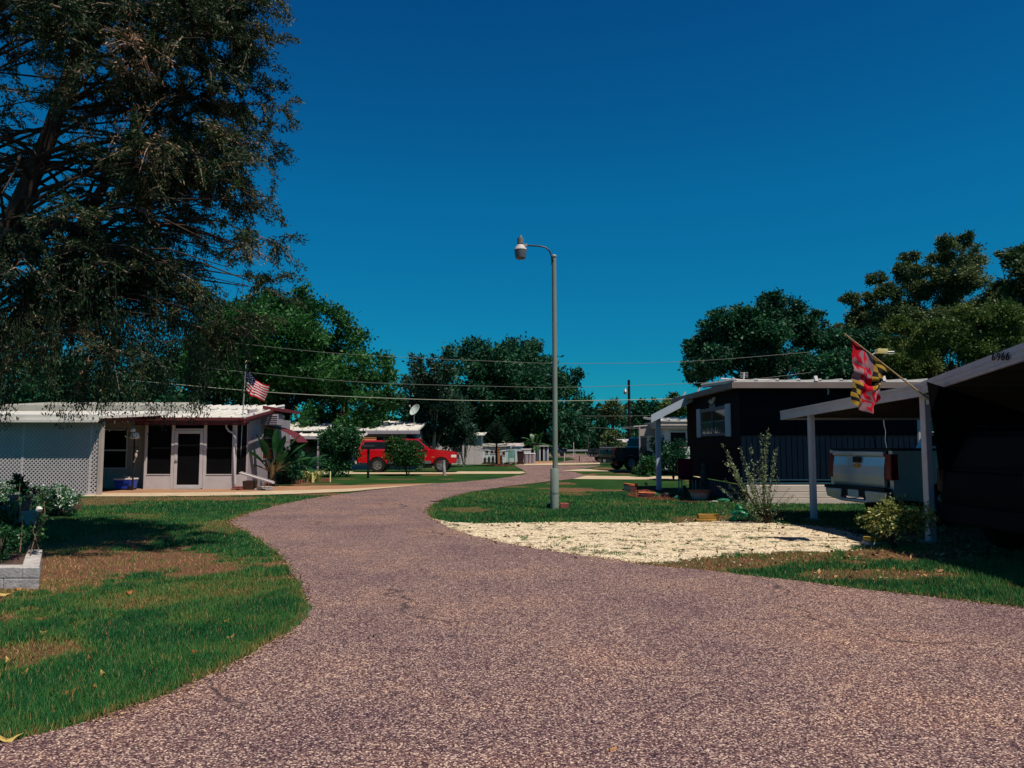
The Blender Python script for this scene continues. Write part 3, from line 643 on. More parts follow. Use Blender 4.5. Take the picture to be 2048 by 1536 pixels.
def banana():
    x, y = -8.95, 28.2; t = thing('banana_plant', 'broad leaved banana plant beside the porch of the white house', 'plant', (x, y, 0)); VV = []; LL = []; mb = MB()
    specs = [(.25, 1.35, 1.9, .22), (-.2, 1.2, 1.8, .2), (.75, .95, 1.9, .26), (.85, .6, 1.7, .25), (1.0, .25, 1.5, .2), (-.6, .9, 1.6, .2), (-.9, .5, 1.3, .2), (.5, 1.15, 2.1, .24), (.1, 1.5, 2.2, .18), (1.0, .75, 1.3, .2), (-.4, 1.3, 2.0, .22), (.3, .9, 1.4, .2)]
    for i, (dx, e, L_, wd) in enumerate(specs):
        u = Vector((dx, random.uniform(-.6, .3), 0)).normalized(); P = []
        for k in range(8):
            s = k / 7; P.append(Vector((x + u.x * .1, y, .55)) + u * (L_ * s * math.cos(e)) + Vector((0, 0, L_ * (s * math.sin(e) - .28 * s * s))))
        side = Vector((-u.y, u.x, 0)).lerp(Vector((0, 0, .4)), .3).normalized()
        for k in range(2, 7):
            w0 = wd * math.sin(PI * (k - 1.6) / 5.8); w1 = wd * math.sin(PI * (k - .6) / 5.8) if k < 6 else .01
            for sg in (-1, 1):
                VV.append([P[k], P[k + 1], P[k + 1] + side * sg * max(w1, .01) + Vector((0, 0, .04)), P[k] + side * sg * max(w0, .02) + Vector((0, 0, .04))]); LL.append(.55 + .12 * sg + random.uniform(-.1, .25))
        mb.tube(P[:4], [.03, .025, .02, .012], 5)
    mb.lathe([(.12, 0), (.10, .5), (.05, .9)], (x, y, 0), 8); mb.build('stalks', pm('banana_stalk', (.10, .07, .035), .8, .3, 5), t)
    quadmesh('leaves', np.array([[tuple(p) for p in q] for q in VV]), 4, L_bush, np.clip(np.array(LL) - .2, 0, 1), t)
banana()
x, y = W(610, 887, 34).x, 34.0; feather('pygmy_palm', 'small dark feathery palm in the red edged bed', x, y, .45, 1.35, 26, L_oakdark, .02, .3, elo=.1, ehi=1.4)
x, y = W(592, 887, 31.6).x, 31.4; blades('spider_grass', 'yellow green strappy plants along the red brick edging', x, y, 2.3, .55, 900, L_varieg, dpt=.9)
bush('evergreen_shrub', 'dark low shrub at the side wall of the porch house behind the banana plant', -8.95, 30.0, 1.3, 1.5, 3600, .1, L_oakdark, ncl=12)
# sparse arching shrub in front of the navy home
def wand_shrub():
    b = G(1535, 1046); t = thing('wand_shrub', 'sparse arching shrub with small pale leaves before the navy home', 'shrub', (b.x, b.y, 0)); mb = MB(); VV = []; LL = []
    d = b.y; ends = [(1445, 890), (1455, 905), (1480, 895), (1500, 893), (1535, 858), (1522, 870), (1548, 905), (1555, 898), (1450, 960), (1470, 950), (1495, 930), (1515, 925), (1440, 975), (1560, 960), (1580, 975), (1590, 990), (1480, 985), (1530, 960), (1500, 975), (1545, 990), (1570, 1000), (1460, 925), (1525, 935), (1595, 1000), (1505, 950)]
    for i, (ex, ey) in enumerate(ends + [(a + random.uniform(-14, 14), b_ + random.uniform(10, 50)) for a, b_ in ends[:18]]):
        e = W(ex, ey, d + random.uniform(-.35, .35)); s = Vector((b.x + random.uniform(-.06, .06), b.y + random.uniform(-.05, .05), 0))
        m1 = s.lerp(e, .5) + Vector(((e.x - s.x) * .0 - .05, 0, -.02)); low = ey > 950 and ex > 1540
        mb.tube([s, m1, e], [.008, .005, .0015], 4); n = int(72 * (e - s).length * (.25 if low else 1))
        f = rng.uniform(.25, 1.02, n); P0, P1, P2 = (np.array(q) for q in (s, m1, e)); f = f[:, None]
        c = np.where(f < .5, P0 + (P1 - P0) * f * 2, P1 + (P2 - P1) * (f - .5) * 2) + rng.normal(0, .012, (n, 3))
        VV.append(leaves(c, unit(rng.normal(size=(n, 3)) + np.array([0, 0, .4])), rng.uniform(.03, .06, n), rng.uniform(.018, .03, n))); LL.append(np.clip(rng.normal(.52, .25, n), 0, 1))
    mb.build('stems', M_bark, t, recalc=False); quadmesh('foliage', np.concatenate(VV), 4, leafmat('wand_leaves', [(0, (.04, .09, .04)), (.5, (.14, .22, .11)), (1, (.45, .48, .30))], .25), np.concatenate(LL), t)
wand_shrub()
bush('variegated_shrub', 'low yellow variegated shrub at the foot of the carport post', 5.84, 11.6, 1.3, .80, 2700, .055, L_varieg, ncl=22, sig=.24, dpt=.7, lift=.35)
# plants behind the black pickup and beneath the awning of the grey house
for i, (px, d, w_, h, m_, lb) in enumerate([(1292, 36, 1.15, .95, L_bush, 'low leafy green shrub behind the awning post'), (1345, 33, 1.7, 1.9, L_oakdark, 'dark shaded bush under the grey house window'), (1308, 38.5, 1.3, 2.1, L_oakdark, 'dark tall shrub against the grey house carport')]):
    x = (px - 1024) / F * d; bush('garden_shrub', lb, x, d, w_, h, 3000, .13, m_, ncl=12)
x = (1232 - 1024) / F * 56; bush('garden_shrub', 'small tree like shrub beyond the bed of the black pickup', x, 56, 2.2, 2.7, 2600, .2, L_olive, ncl=12)
# ------------------------------------------------------------ building materials
M_white = pm('white_paint', (.54, .49, .49), .55, .07, 1.5, dirt=.25)
M_whitemetal = pm('white_roof_metal', (.70, .68, .62), .45, .10, 1.2, dirt=.4, sc3=(1, .3, 1))
M_oldroof = pm('weathered_roof', (.34, .34, .30), .7, .2, 1.5, dirt=.5)
M_maroon = pm('maroon_trim', (.13, .022, .026), .5, .15, 3)
M_screen = pm('dark_screen', (.005, .005, .006), .95, .2, 2); M_screen.node_tree.nodes['Principled BSDF'].inputs['Specular IOR Level'].default_value = .05
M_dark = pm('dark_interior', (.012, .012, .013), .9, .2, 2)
M_glass, _nt, _b = newmat('window_glass'); _b.inputs['Base Color'].default_value = (.012, .016, .02, 1); _b.inputs['Roughness'].default_value = .08
M_greyside = pm('grey_siding', (.33, .29, .32), .6, .08, 1.5, dirt=.2)
M_navy = pm('navy_siding', (.0005, .008, .020), .8, .15, 1.2, dirt=.2)
M_navyshade = pm('navy_shaded', (.003, .006, .010), .8, .15, 1.2)  # same navy paint, eave shadow and end wall shade put into its colour
M_brownfascia = pm('taupe_fascia', (.22, .17, .15), .6, .1, 2, dirt=.3)
M_shut = pm('blue_white_shutter', (.42, .50, .58), .55, .06, 2)
M_wood = pm('weathered_board', (.62, .54, .47), .8, .12, 2, dirt=.3, sc3=(.3, 1, 1))
M_terra = pm('terracotta', (.52, .17, .07), .7, .15, 8)
M_terrawash = pm('whitewashed_clay', (.60, .42, .33), .75, .25, 6)
M_black = pm('black_metal', (.012, .012, .013), .45, .2, 5)
M_steel = pm('grey_metal', (.38, .39, .38), .45, .12, 4, metal=.4)
M_redbrick = pm('red_brick', (.24, .075, .06), .85, .3, 14, bump=.5, bscale=40)
M_block = pm('white_painted_block', (.46, .44, .42), .8, .22, 5, bump=.8, bscale=30, dirt=.95)
M_conc2 = pm('grey_concrete', (.36, .34, .32), .85, .15, 4, bump=.4, bscale=50, dirt=.3)
M_cream = pm('cream_siding', (.42, .36, .32), .6, .08, 2, dirt=.2)
M_palew = pm('pale_blue_white', (.50, .58, .58), .6, .06, 2, dirt=.1)

def siding(mb, x0, x1, y, z0, z1, step=.2, m=0, th=.02, gap=.012):   # vertical boards facing -y, board relief
    n = max(1, int(round((x1 - x0) / step))); s = (x1 - x0) / n
    for i in range(n): mb.box(x0 + i * s, x0 + (i + 1) * s - gap, y - th, y + .03, z0, z1, m)
    mb.box(x0, x1, y + .005, y + .08, z0, z1, m)
def siding_x(mb, x, y0, y1, z0, z1, step=.2, m=0, sgn=-1, gap=.012, th=.02):   # boards on a wall facing -x (sgn=-1) or +x
    n = max(1, int(round((y1 - y0) / step))); s = (y1 - y0) / n
    for i in range(n):
        a, b = sorted((x + sgn * th, x - sgn * .03)); mb.box(a, b, y0 + i * s, y0 + (i + 1) * s - gap, z0, z1, m)
    a, b = sorted((x - sgn * .005, x - sgn * .08)); mb.box(a, b, y0, y1, z0, z1, m)
def ribroof(mb, x0, x1, yf, zf, yb, zb, step=.4, th=.06, rib=.05, m=0, rw=.05):
    mb.hexa([(x0, yf, zf - th), (x1, yf, zf - th), (x1, yb, zb - th), (x0, yb, zb - th), (x0, yf, zf), (x1, yf, zf), (x1, yb, zb), (x0, yb, zb)], m)
    n = int((x1 - x0) / step)
    for i in range(n + 1):
        x = x0 + .03 + (x1 - x0 - .06) * i / n
        mb.hexa([(x - rw, yf - .01, zf - .01), (x + rw, yf - .01, zf - .01), (x + rw, yb, zb - .01), (x - rw, yb, zb - .01), (x - rw * .5, yf - .01, zf + rib), (x + rw * .5, yf - .01, zf + rib), (x + rw * .5, yb, zb + rib), (x - rw * .5, yb, zb + rib)], m)
def lattice(mb, x0, x1, z0, z1, y, pitch=.125, wd=.037, m=0, axis='x', th=.008):
    """two crossing layers of diagonal laths clipped to the panel"""
    def seg(c, sg):   # line z - z0 = sg*(x - x0) + c
        pts = []
        for (xa) in (x0, x1):
            z = z0 + sg * (xa - x0) + c
            if z0 <= z <= z1: pts.append((xa, z))
        for (za) in (z0, z1):
            x = x0 + (za - z0 - c) / sg
            if x0 < x < x1: pts.append((x, za))
        return pts[:2] if len(pts) >= 2 else None
    Wd = x1 - x0; H = z1 - z0; k = pitch * 1.0
    for layer, sg in ((0, 1), (1, -1)):
        c = (-Wd if sg > 0 else 0) + k * .5
        while c < (H if sg > 0 else H + Wd):
            s = seg(c, sg)
            if s:
                (a, b), (c2, d2) = s; dx, dz = c2 - a, d2 - b; l = math.hypot(dx, dz)
                if l > .02:
                    nx, nz = -dz / l * wd / 2, dx / l * wd / 2; yo = y + layer * th
                    Pt = (lambda u, v, w_: (u, w_, v)) if axis == 'x' else (lambda u, v, w_: (w_, u, v))
                    mb.hexa([Pt(a - nx, b - nz, yo), Pt(a + nx, b + nz, yo), Pt(a + nx, b + nz, yo + th), Pt(a - nx, b - nz, yo + th), Pt(c2 - nx, d2 - nz, yo), Pt(c2 + nx, d2 + nz, yo), Pt(c2 + nx, d2 + nz, yo + th), Pt(c2 - nx, d2 - nz, yo + th)], m)
            c += k
def framebox(mb, x0, x1, z0, z1, y, t=.05, dp=.06, m=0):   # rectangular frame facing -y
    mb.box(x0, x0 + t, y - dp, y, z0, z1, m); mb.box(x1 - t, x1, y - dp, y, z0, z1, m)
    mb.box(x0 + t, x1 - t, y - dp + .002, y - .002, z0, z0 + t, m); mb.box(x0 + t, x1 - t, y - dp + .002, y - .002, z1 - t, z1, m)
def X(px, y): return (px - 1024) / F * y / 1.0
def Z(py, y): return W(1024, py, y).z

# ------------------------------------------------------------ left house with lattice carport and screened porch
def left_house():
    t = thing('porch_house', 'low white mobile home with lattice carport wall and screened porch', 'house', (-13, 27, 0))
    yl = 23.4; xr = X(205, yl); zt = 2.27
    # lattice screen wall, three panels with battens
    lat = MB(); 
    for a, b in ((-19.0, -17.15), (-17.15, -15.2), (-15.2, -13.1), (-13.1, xr - .06)):
        lattice(lat, a + .03, b - .03, .06, zt - .03, yl); lat.box(a - .03, a + .03, yl - .012, yl + .03, .02, zt)
    lat.box(-19, xr, yl - .010, yl + .028, .0, .07); lat.box(-19, xr, yl - .010, yl + .028, zt - .05, zt)
    lat.build('lattice_screen', M_white, t, recalc=False)
    pst = MB(); pst.box(xr - .07, xr + .05, yl - .03, yl + .09, 0, zt); pst.build('post', M_cream, t, bevel=.008)
    # carport roof: white fascia + low sloping roof
    rf = MB(); xe = X(283, 25.4)
    rf.box(-19.2, xr + .05, yl - .32, yl - .27, zt + .02, zt + .22); rf.box(-19.2, xr + .05, yl - .40, yl - .325, zt - .02, zt + .06)
    rf.hexa([(-19.2, yl - .27, zt + .10), (xr + .1, yl - .27, zt + .10), (xr + .9, 28.5, 2.72), (-19.2, 28.5, 2.72), (-19.2, yl - .27, zt + .18), (xr + .1, yl - .27, zt + .18), (xr + .9, 28.5, 2.84), (-19.2, 28.5, 2.84)])
    rf.build('carport_roof', M_whitemetal, t)
    bk = MB(); bk.hexa([(-19.2, 28.0, 2.7), (xr + 1.1, 28.0, 2.7), (xr + .2, 31, 2.9), (-19.2, 31, 2.9), (-19.2, 28.0, 3.05), (xr + .3, 28.0, 3.05), (xr - .2, 31, 3.3), (-19.2, 31, 3.3)]); bk.build('roof', M_oldroof, t, bevel=.02)
    # recess wall
    yr = 27.0; x0 = X(196, yr); x1 = X(294, 26.4); wl = MB(); siding(wl, x0, x1, yr, .0, 2.55, .14, th=.012); wl.box(-18.9, x0, yr + .02, yr + .1, 0, 2.5); wl.build('wall', M_cream, t)
    wn = MB(); wx0, wx1 = X(200, yr), X(257, yr); wz0, wz1 = Z(935, yr), Z(861, yr); wn.box(wx0, wx1, yr - .045, yr - .018, wz0, wz1); win = wn.build('window', M_screen, t)
    fr = MB(); framebox(fr, wx0 - .05, wx1 + .05, wz0 - .05, wz1 + .05, yr - .02, .05, .05); fr.box(wx0, wx1, yr - .075, yr - .046, Z(902, yr), Z(899, yr)); fr.build('frame', M_white, win)
    # maroon eave over the recess
    ev = MB(); a = Vector((xr - .05, yl - .05, zt + .06)); b = Vector((X(291, 25.9), 25.9, 2.47))
    for dz, w_ in ((0.07, .09), (-.06, .07)): ev.beam(a + Vector((0, 0, dz)), b + Vector((0, 0, dz)), .12, w_)
    ev.hexa([a + Vector((.02, .05, .08)), b + Vector((.02, .05, .08)), Vector((x1 + .1, yr + .5, 2.62)), Vector((x0 - .5, yr + .5, 2.62)), a + Vector((.02, .05, .12)), b + Vector((.02, .05, .12)), Vector((x1 + .1, yr + .5, 2.66)), Vector((x0 - .5, yr + .5, 2.66))]); ev.build('eave', M_maroon, t)
    # porch
    yp = 26.4; L0, L1 = X(293, yp), X(475, yp); zk = Z(950, yp); zp = Z(846, yp)
    pf = MB(); dx0, dx1 = X(351, yp), X(411, yp)
    def post(px0, px1, z1=zp, z0=0, dp=.09): pf.box(X(px0, yp), X(px1, yp), yp - dp / 2, yp + dp / 2, z0, z1)
    post(293, 298); post(346, 352); post(410, 416); post(467, 475)
    pf.box(X(298, yp), X(346, yp), yp - .035, yp + .035, 0, zk); pf.box(X(416, yp), X(467, yp), yp - .035, yp + .035, 0, zk)
    pf.box(X(298, yp), X(346, yp), yp - .05, yp + .05, zk, zk + .03); pf.box(X(416, yp), X(467, yp), yp - .05, yp + .05, zk, zk + .03)
    pf.box(X(352, yp), X(410, yp), yp - .04, yp + .04, Z(861, yp), Z(857, yp)); pf.box(L0, L1, yp - .04, yp + .04, zp, zp + .12)
    pf.box(L1 - .10, L1, 27.45, 27.55, 0, zp); pf.box(L1 - .04, L1 - .0, yp + .05, 27.45, 0, zk); pf.build('porch_frame', M_white, t, bevel=.006)
    for a, b, z0, z1 in ((298, 346, zk + .03, zp), (416, 467, zk + .03, zp), (352, 410, Z(857, yp), zp)):
        s = MB(); s.box(X(a, yp), X(b, yp), yp + .0, yp + .01, z0, z1); s.build('screen', M_screen, t)
    s = MB(); s.box(L1 - .03, L1 - .02, yp + .05, 27.45, zk, zp); s.build('screen', M_screen, t)
    # door
    d = MB(); framebox(d, dx0 + .03, dx1 - .03, .05, Z(861, yp), yp - .01, .11, .045); door = d.build('screen_door', M_white, t, bevel=.006)
    s = MB(); s.box(dx0 + .14, dx1 - .14, yp - .035, yp - .02, .16, Z(861, yp) - .11); s.build('screen', M_screen, door)
    h = MB(); h.box(dx0 + .06, dx0 + .16, yp - .09, yp - .07, 1.0, 1.03); h.box(dx0 + .08, dx0 + .10, yp - .07, yp - .05, .98, 1.06); h.build('handle', M_steel, door)
    # porch roof + maroon gutter
    pr = MB(); ribroof(pr, L0 - .15, L1 + .35, yp - .35, 2.50, 29.2, 2.90, .40, rib=.05, rw=.035); pr.build('porch_roof', M_whitemetal, t)
    pr = MB(); ribroof(pr, X(318, 29.3), L1 + .1, 29.25, 2.95, 31.5, 3.18, .36, th=.12, rib=.05); pr.build('upper_roof', M_whitemetal, t)
    g = MB(); ye = yp - .36
    for z0, z1, dd in ((2.31, 2.40, .0), (2.42, 2.50, -.05), (2.24, 2.30, .04)): g.box(L0 - .2, L1 + .40, ye - .08 + dd, ye + dd, z0, z1)
    for z0, z1, dd in ((2.31, 2.40, .0), (2.42, 2.50, .04)): g.hexa([(L1 + .37 + dd, ye, z0), (L1 + .44 + dd, ye, z0), (L1 + .44 + dd, 29.0, z0 + .40), (L1 + .37 + dd, 29.0, z0 + .40), (L1 + .37 + dd, ye, z1), (L1 + .44 + dd, ye, z1), (L1 + .44 + dd, 29.0, z1 + .40), (L1 + .37 + dd, 29.0, z1 + .40)])
    g.build('gutter', M_maroon, t)
    # right side of the home behind the porch
    sw = MB(); siding_x(sw, L1, 27.56, 31.4, .0, 2.85, .3, sgn=1); sw.box(-18.9, L1 - .08, 27.6, 33, .02, 2.6); sw.build('side_wall', M_greyside, t)
    o = MB(); o.hexa([(L1 + .05, 28.9, 2.93), (L1 + .75, 28.9, 2.82), (L1 + .75, 31.4, 2.82), (L1 + .05, 31.4, 2.93), (L1 + .05, 28.9, 3.06), (L1 + .75, 28.9, 2.93), (L1 + .75, 31.4, 2.93), (L1 + .05, 31.4, 3.06)]); o.build('side_eave', M_maroon, t)
    for ya, yb in ((29.0, 30.3),):
        wq = MB(); wq.box(L1 + .022, L1 + .035, ya, yb, 1.0, 2.2); wi = wq.build('window', M_glass, t); fq = MB()
        for z in (1.0, 1.4, 1.8, 2.2): fq.box(L1 + .036, L1 + .06, ya, yb, z - .015, z + .015)
        for y in (ya, yb): fq.box(L1 + .036, L1 + .062, y - .025, y + .025, .98, 2.22)
        fq.build('frame', M_cream, wi)
    v = MB(); v.box(L1 + .03, L1 + .65, 28.9, 29.6, 2.30, 2.72)
    for i in range(5): v.box(L1 + .05, L1 + .63, 28.87, 28.9, 2.33 + i * .08, 2.36 + i * .08)
    v.build('vent_box', M_greyside, t, bevel=.02)
    aw = MB(); prof = [(0, 2.30), (.25, 2.26), (.55, 2.17), (.85, 2.04), (1.1, 1.86), (1.28, 1.66)]; n = len(prof)
    for i in range(n - 1):
        (xa, za), (xb, zb) = prof[i], prof[i + 1]; aw.hexa([(L1 + xa, 29.4, za - .02), (L1 + xb, 29.4, zb - .02), (L1 + xb, 30.9, zb - .02), (L1 + xa, 30.9, za - .02), (L1 + xa, 29.4, za), (L1 + xb, 29.4, zb), (L1 + xb, 30.9, zb), (L1 + xa, 30.9, za)])
    aw.tube([(L1, 29.45, 1.6), (L1 + 1.2, 29.45, 1.68)], .015, 6); aw.build('awning', M_maroon, t)
    # downspout
    ds = MB(); P = lambda a, b, y=yp - .12: W(a, b, y)
    ds.tube([P(452, 847), P(453, 855), P(458, 862), P(466, 866), P(470, 874), P(468, 900), P(470, 968)], .035, 8); ds.build('downspout', M_white, t, smooth=True)
    st = MB(); st.box(dx0 + .05, dx1 - .05, yp - .28, yp - .06, .0, .05); st.build('step', M_conc2, t)
left_house()

def cooler():
    y = 25.9; x0, x1 = X(239, y), X(276, y); t = thing('cooler', 'blue wheeled cooler with a cloth on its white lid', 'cooler', ((x0 + x1) / 2, y, .02))
    m = MB(); m.hexa([(x0 + .04, y - .18, .06), (x1 - .04, y - .18, .06), (x1 - .04, y + .18, .06), (x0 + .04, y + .18, .06), (x0, y - .21, .36), (x1, y - .21, .36), (x1, y + .21, .36), (x0, y + .21, .36)]); m.build('body', pm('blue_plastic', (.010, .05, .42), .35, .08, 3), t, bevel=.02)
    m = MB(); m.box(x0 - .01, x1 + .01, y - .22, y + .22, .36, .42); m.build('lid', M_white, t, bevel=.015)
    for yy in (-.2, .2):
        m = MB(); m.lathe([(.07, -.02), (.075, 0), (.07, .02)], (x1 - .1, y + yy, .095), 12, axis=(0, 1, 0)); m.build('wheel', M_black, t)
    m = MB(); m.box(x0 + .1, x1 - .1, y - .23, y - .21, .26, .29); m.build('handle', pm('blue_handle', (.01, .03, .25), .4), t)
    m = MB(); m.blob(((x0 + x1) / 2 - .02, y, .45), .13, sq=(1.1, .8, .45), jit=.18); m.blob(((x0 + x1) / 2 + .1, y, .44), .09, sq=(1.1, .8, .4), jit=.18); o = m.build('cloth', pm('pink_cloth', (.62, .38, .33), .9, .1, 9)); tag(o, 'crumpled pink cloth lying on the blue cooler', 'cloth')
cooler()
def porch_lamp():
    y = 25.7; x = X(271, y); t = thing('lamp_post', 'short black garden lamp post with white globe by the cooler', 'lamp', (x, y, 0))
    m = MB(); m.tube([(x, y, .02), (x, y, Z(878, y))], .028, 8); m.tube([(x - .12, y, 1.45), (x + .12, y, 1.45)], .012, 6); m.build('post', M_black, t)
    m = MB(); z = Z(878, y); m.lathe([(.05, 0), (.16, .02), (.15, .16), (.11, .22)], (x, y, z), 14); m.blob((x - .06, y - .02, z + .30), .1); m.build('lamp_shade', pm('white_globe', (.75, .7, .66), .3, .05), t, smooth=True)
    m = MB(); m.blob((x + .1, y - .05, 1.2), .06, sq=(.8, .6, 1.6)); m.blob((x + .13, y - .05, 1.33), .035); m.tube([(x + .1, y - .05, 1.12), (x + .03, y - .05, .95)], .012, 5); o = m.build('bird_ornament', M_cream, None); tag(o, 'small pale hanging bird ornament on the black lamp post', 'ornament')
porch_lamp()
def leaning_gutter():
    y = 26.3; a = W(480, 946, y); b = W(547, 966, y - 1.0); m = MB(); m.beam(a, b, .10, .05); m.beam(a + Vector((0, .06, .03)), b + Vector((0, .06, .03)), .015, .06); o = m.build('splash_gutter', M_white, None, bevel=.005); tag(o, 'white gutter length sloping from the porch corner to the ground', 'gutter')
    x0, x1 = X(492, 26), X(515, 26); t = thing('planter_box', 'brown square planter under the sloping white gutter', 'planter', ((x0 + x1) / 2, 26, 0)); m = MB(); m.hexa([(x0 + .03, 25.85, 0), (x1 - .03, 25.85, 0), (x1 - .03, 26.2, 0), (x0 + .03, 26.2, 0), (x0, 25.82, .32), (x1, 25.82, .32), (x1, 26.23, .32), (x0, 26.23, .32)]); m.build('box', pm('brown_planter', (.06, .035, .025), .7), t, bevel=.01)
    m = MB(); m.box(x0 + .03, x1 - .03, 25.86, 26.19, .30, .325); m.build('soil', M_dark, t)
    for i, (px, w_) in enumerate(((527, .4), (540, .35), (478, .3), (485, .22))):
        x = X(px, 25.9); m = MB(); m.box(x - w_ / 2, x + w_ / 2, 25.75, 25.95, 0, .07 + .02 * (i % 2)); m.box(x - w_ / 2 + .05, x + w_ / 2 - .03, 25.77, 25.93, .09, .14); o = m.build('stone_block', M_redbrick if i > 1 else M_conc2, None, bevel=.015)
        tag(o, ['pale flat stone beneath the end of the sloping gutter', 'smaller pale stone at the low end of the sloping gutter', 'reddish brick against the porch corner', 'small reddish brick by the brown planter'][i], 'stone')
leaning_gutter()
# flag pole + stars and stripes flag
def us_flag():
    y = 26.9; b = W(478, 950, y); tp = W(492, 726, y); t = thing('flagpole', 'thin grey flagpole leaning at the porch corner', 'flagpole', b)
    m = MB(); m.tube([b, tp], [.028, .018], 8); m.build('pole', M_steel, t, smooth=True); m = MB(); m.blob(tp + Vector((0, 0, .05)), .045); m.build('finial', pm('gold_ball', (.6, .5, .25), .3, metal=.6), t, smooth=True)
    cr = [pm('flag_red', (.72, .008, .03), .7, .08), pm('flag_white', (.86, .84, .82), .7, .05), pm('flag_blue', (.015, .02, .11), .7, .1)]
    A, B, Cc, D = (W(*q, y) for q in ((492, 741), (490, 783), (537, 770), (524, 802)))   # hoist top, hoist bottom, fly top, fly bottom
    nu, nv = 78, 39; vs = []; fs = []; ms = []
    for i in range(nu + 1):
        for j in range(nv + 1):
            u = i / nu; v = j / nv; top = A.lerp(Cc, u); bot = B.lerp(D, u); sag = Vector((0, 0, -.10 * math.sin(PI * u) * (1 - v) + .14 * math.sin(PI * u) * v * (1 - v))); p = top.lerp(bot, v) + sag
            p = p + Vector((.05 * math.sin(u * 7 + v * 2), -.13 * math.sin(u * 9.5 + v * 1.6) * u ** .4, .02 * math.sin(u * 12))); vs.append(p)
    for i in range(nu):
        for j in range(nv):
            k = i * (nv + 1) + j; fs.append((k, k + nv + 1, k + nv + 2, k + 1)); st = int((j + .5) / nv * 13); u = (i + .5) / nu; c = 0 if st % 2 == 0 else 1
            if u < .4 and st < 7:
                c = 2; rr = j % 5; qq = i % 6
                if j < 20 and ((rr == 2 and qq == 2) or (rr == 2 and qq == 3)): c = 1
            ms.append(c)
    m = MB(); m.add(vs, fs); m.m = ms; o = m.build('flag', cr, None, smooth=True, recalc=False); tag(o, 'red white and blue striped flag drooping from the leaning flagpole', 'flag')
us_flag()

# ------------------------------------------------------------ second house with long ribbed roof
def ribbed_house():
    t = thing('ribbed_roof_house', 'grey mobile home with long white ribbed roof behind the red pickup', 'house', (-10, 48, 0)); y = 46.0
    xa, xb, xc = X(486, y), X(735, y), X(832, y)
    r = MB(); ribroof(r, xa - .3, X(735, y - .6), y - 1.3, 2.05, y + 1.8, 2.55, .62, rib=.07, rw=.04); r.build('carport_roof', M_whitemetal, t)
    r = MB(); ribroof(r, xa - .1, xc + .25, y + .2 - .6, 2.42, y + 4.4, 3.1, .62, rib=.07, rw=.04); r.build('main_roof', M_whitemetal, t)
    f = MB(); f.box(xa - .35, X(735, y), y - 1.4, y - 1.32, 1.86, 2.04); f.box(X(735, y), xc + .3, y - .5, y - .42, 2.18, 2.36); f.build('fascia', M_greyside, t)
    wl = MB(); siding(wl, X(700, y), xc, y + .5, 0, 2.4, .3); wl.box(X(700, y) , xc, y + .6, y + 4, .02, 2.38); wl.box(xa, X(700, y), y + 3, y + 3.1, 0, 2.3); wl.build('wall', M_greyside, t)
    wd = MB(); wd.box(X(745, y), X(795, y), y + .44, y + .475, 1.45, 2.0); wi = wd.build('window', M_glass, t); fr = MB(); framebox(fr, X(744, y), X(796, y), 1.4, 2.05, y + .44, .05, .03); fr.build('frame', M_greyside, wi)
    for px in (490, 592, 648):
        p = MB(); p.box(X(px, y) - .05, X(px, y) + .05, y - 1.25, y - 1.15, 0, 1.9); p.build('post', M_greyside, t)
    a = MB(); a.hexa([(X(812, y), y - .3, 2.05), (X(822, y), y - .3, 2.05), (X(848, y), y - .2, 1.35), (X(842, y), y - .2, 1.30), (X(812, y), y + .4, 2.13), (X(822, y), y + .4, 2.13), (X(848, y), y + .5, 1.42), (X(842, y), y + .5, 1.38)]); a.build('door_awning', M_dark, t)
    dm = MB(); x = X(822, y) ; yy = y + 1.5; dm.tube([(x, yy, 2.5), (x, yy, Z(832, yy))], .03, 6); 
    s = thing('satellite_dish', 'pale round satellite dish on a mast over the ribbed roof', 'satellite dish', (x, yy, 2.6)); dm.build('mast', M_steel, s)
    d = MB(); ax = Vector((-.55, -.6, .45)).normalized(); c = Vector((x + .05, yy, Z(820, yy))); d.lathe([(.02, -.06), (.18, -.05), (.32, -.01), (.40, .05), (.39, .06), (.30, .01), (.16, -.03), (.02, -.04)], c, 22, axis=ax); d.build('dish', pm('dish_grey', (.52, .62, .58), .45, .05), s, smooth=True)
    d = MB(); d.tube([c + ax * .0 + Vector((0, 0, -.35)), c + ax * .48], .015, 5); d.blob(c + ax * .5, .06); d.build('feed_arm', M_steel, s)
    sg = MB(); x0, x1 = X(719, 44), X(753, 44); z0, z1 = Z(882, 44), Z(876, 44); n = 5
    for i in range(n):
        a_ = x0 + (x1 - x0) * i / n; b_ = x0 + (x1 - x0) * (i + 1) / n; sg.prism([(a_, 44, z1), (b_, 44, z1), (b_, 44, z0 + .03), ((a_ + b_) / 2 + .05, 44, z0 - .02), ((a_ + b_) / 2 - .05, 44, z0 - .02), (a_, 44, z0 + .03)], (0, .05, 0))
    sg.box(x0, x1, 43.98, 44.07, z1, z1 + .03); q = thing('scalloped_sign', 'orange scalloped board on a post above the rear of the red pickup', 'board', ((x0 + x1) / 2, 44, 0)); sg.build('board', pm('orange_paint', (.80, .27, .12), .6, .1, 10), q)
    pp = MB(); pp.box((x0 + x1) / 2 - .03, (x0 + x1) / 2 + .03, 44.08, 44.13, 0, z1); pp.build('post', M_greyside, q)
    an = MB(); x = X(688, 50); an.tube([(x, 50, 2.9), (x, 50, Z(805, 50))], .03, 6); o = an.build('mast_pole', pm('mustard_pole', (.35, .28, .06), .6), None); tag(o, 'slim mustard pole rising behind the ribbed roof', 'pole')
ribbed_house()

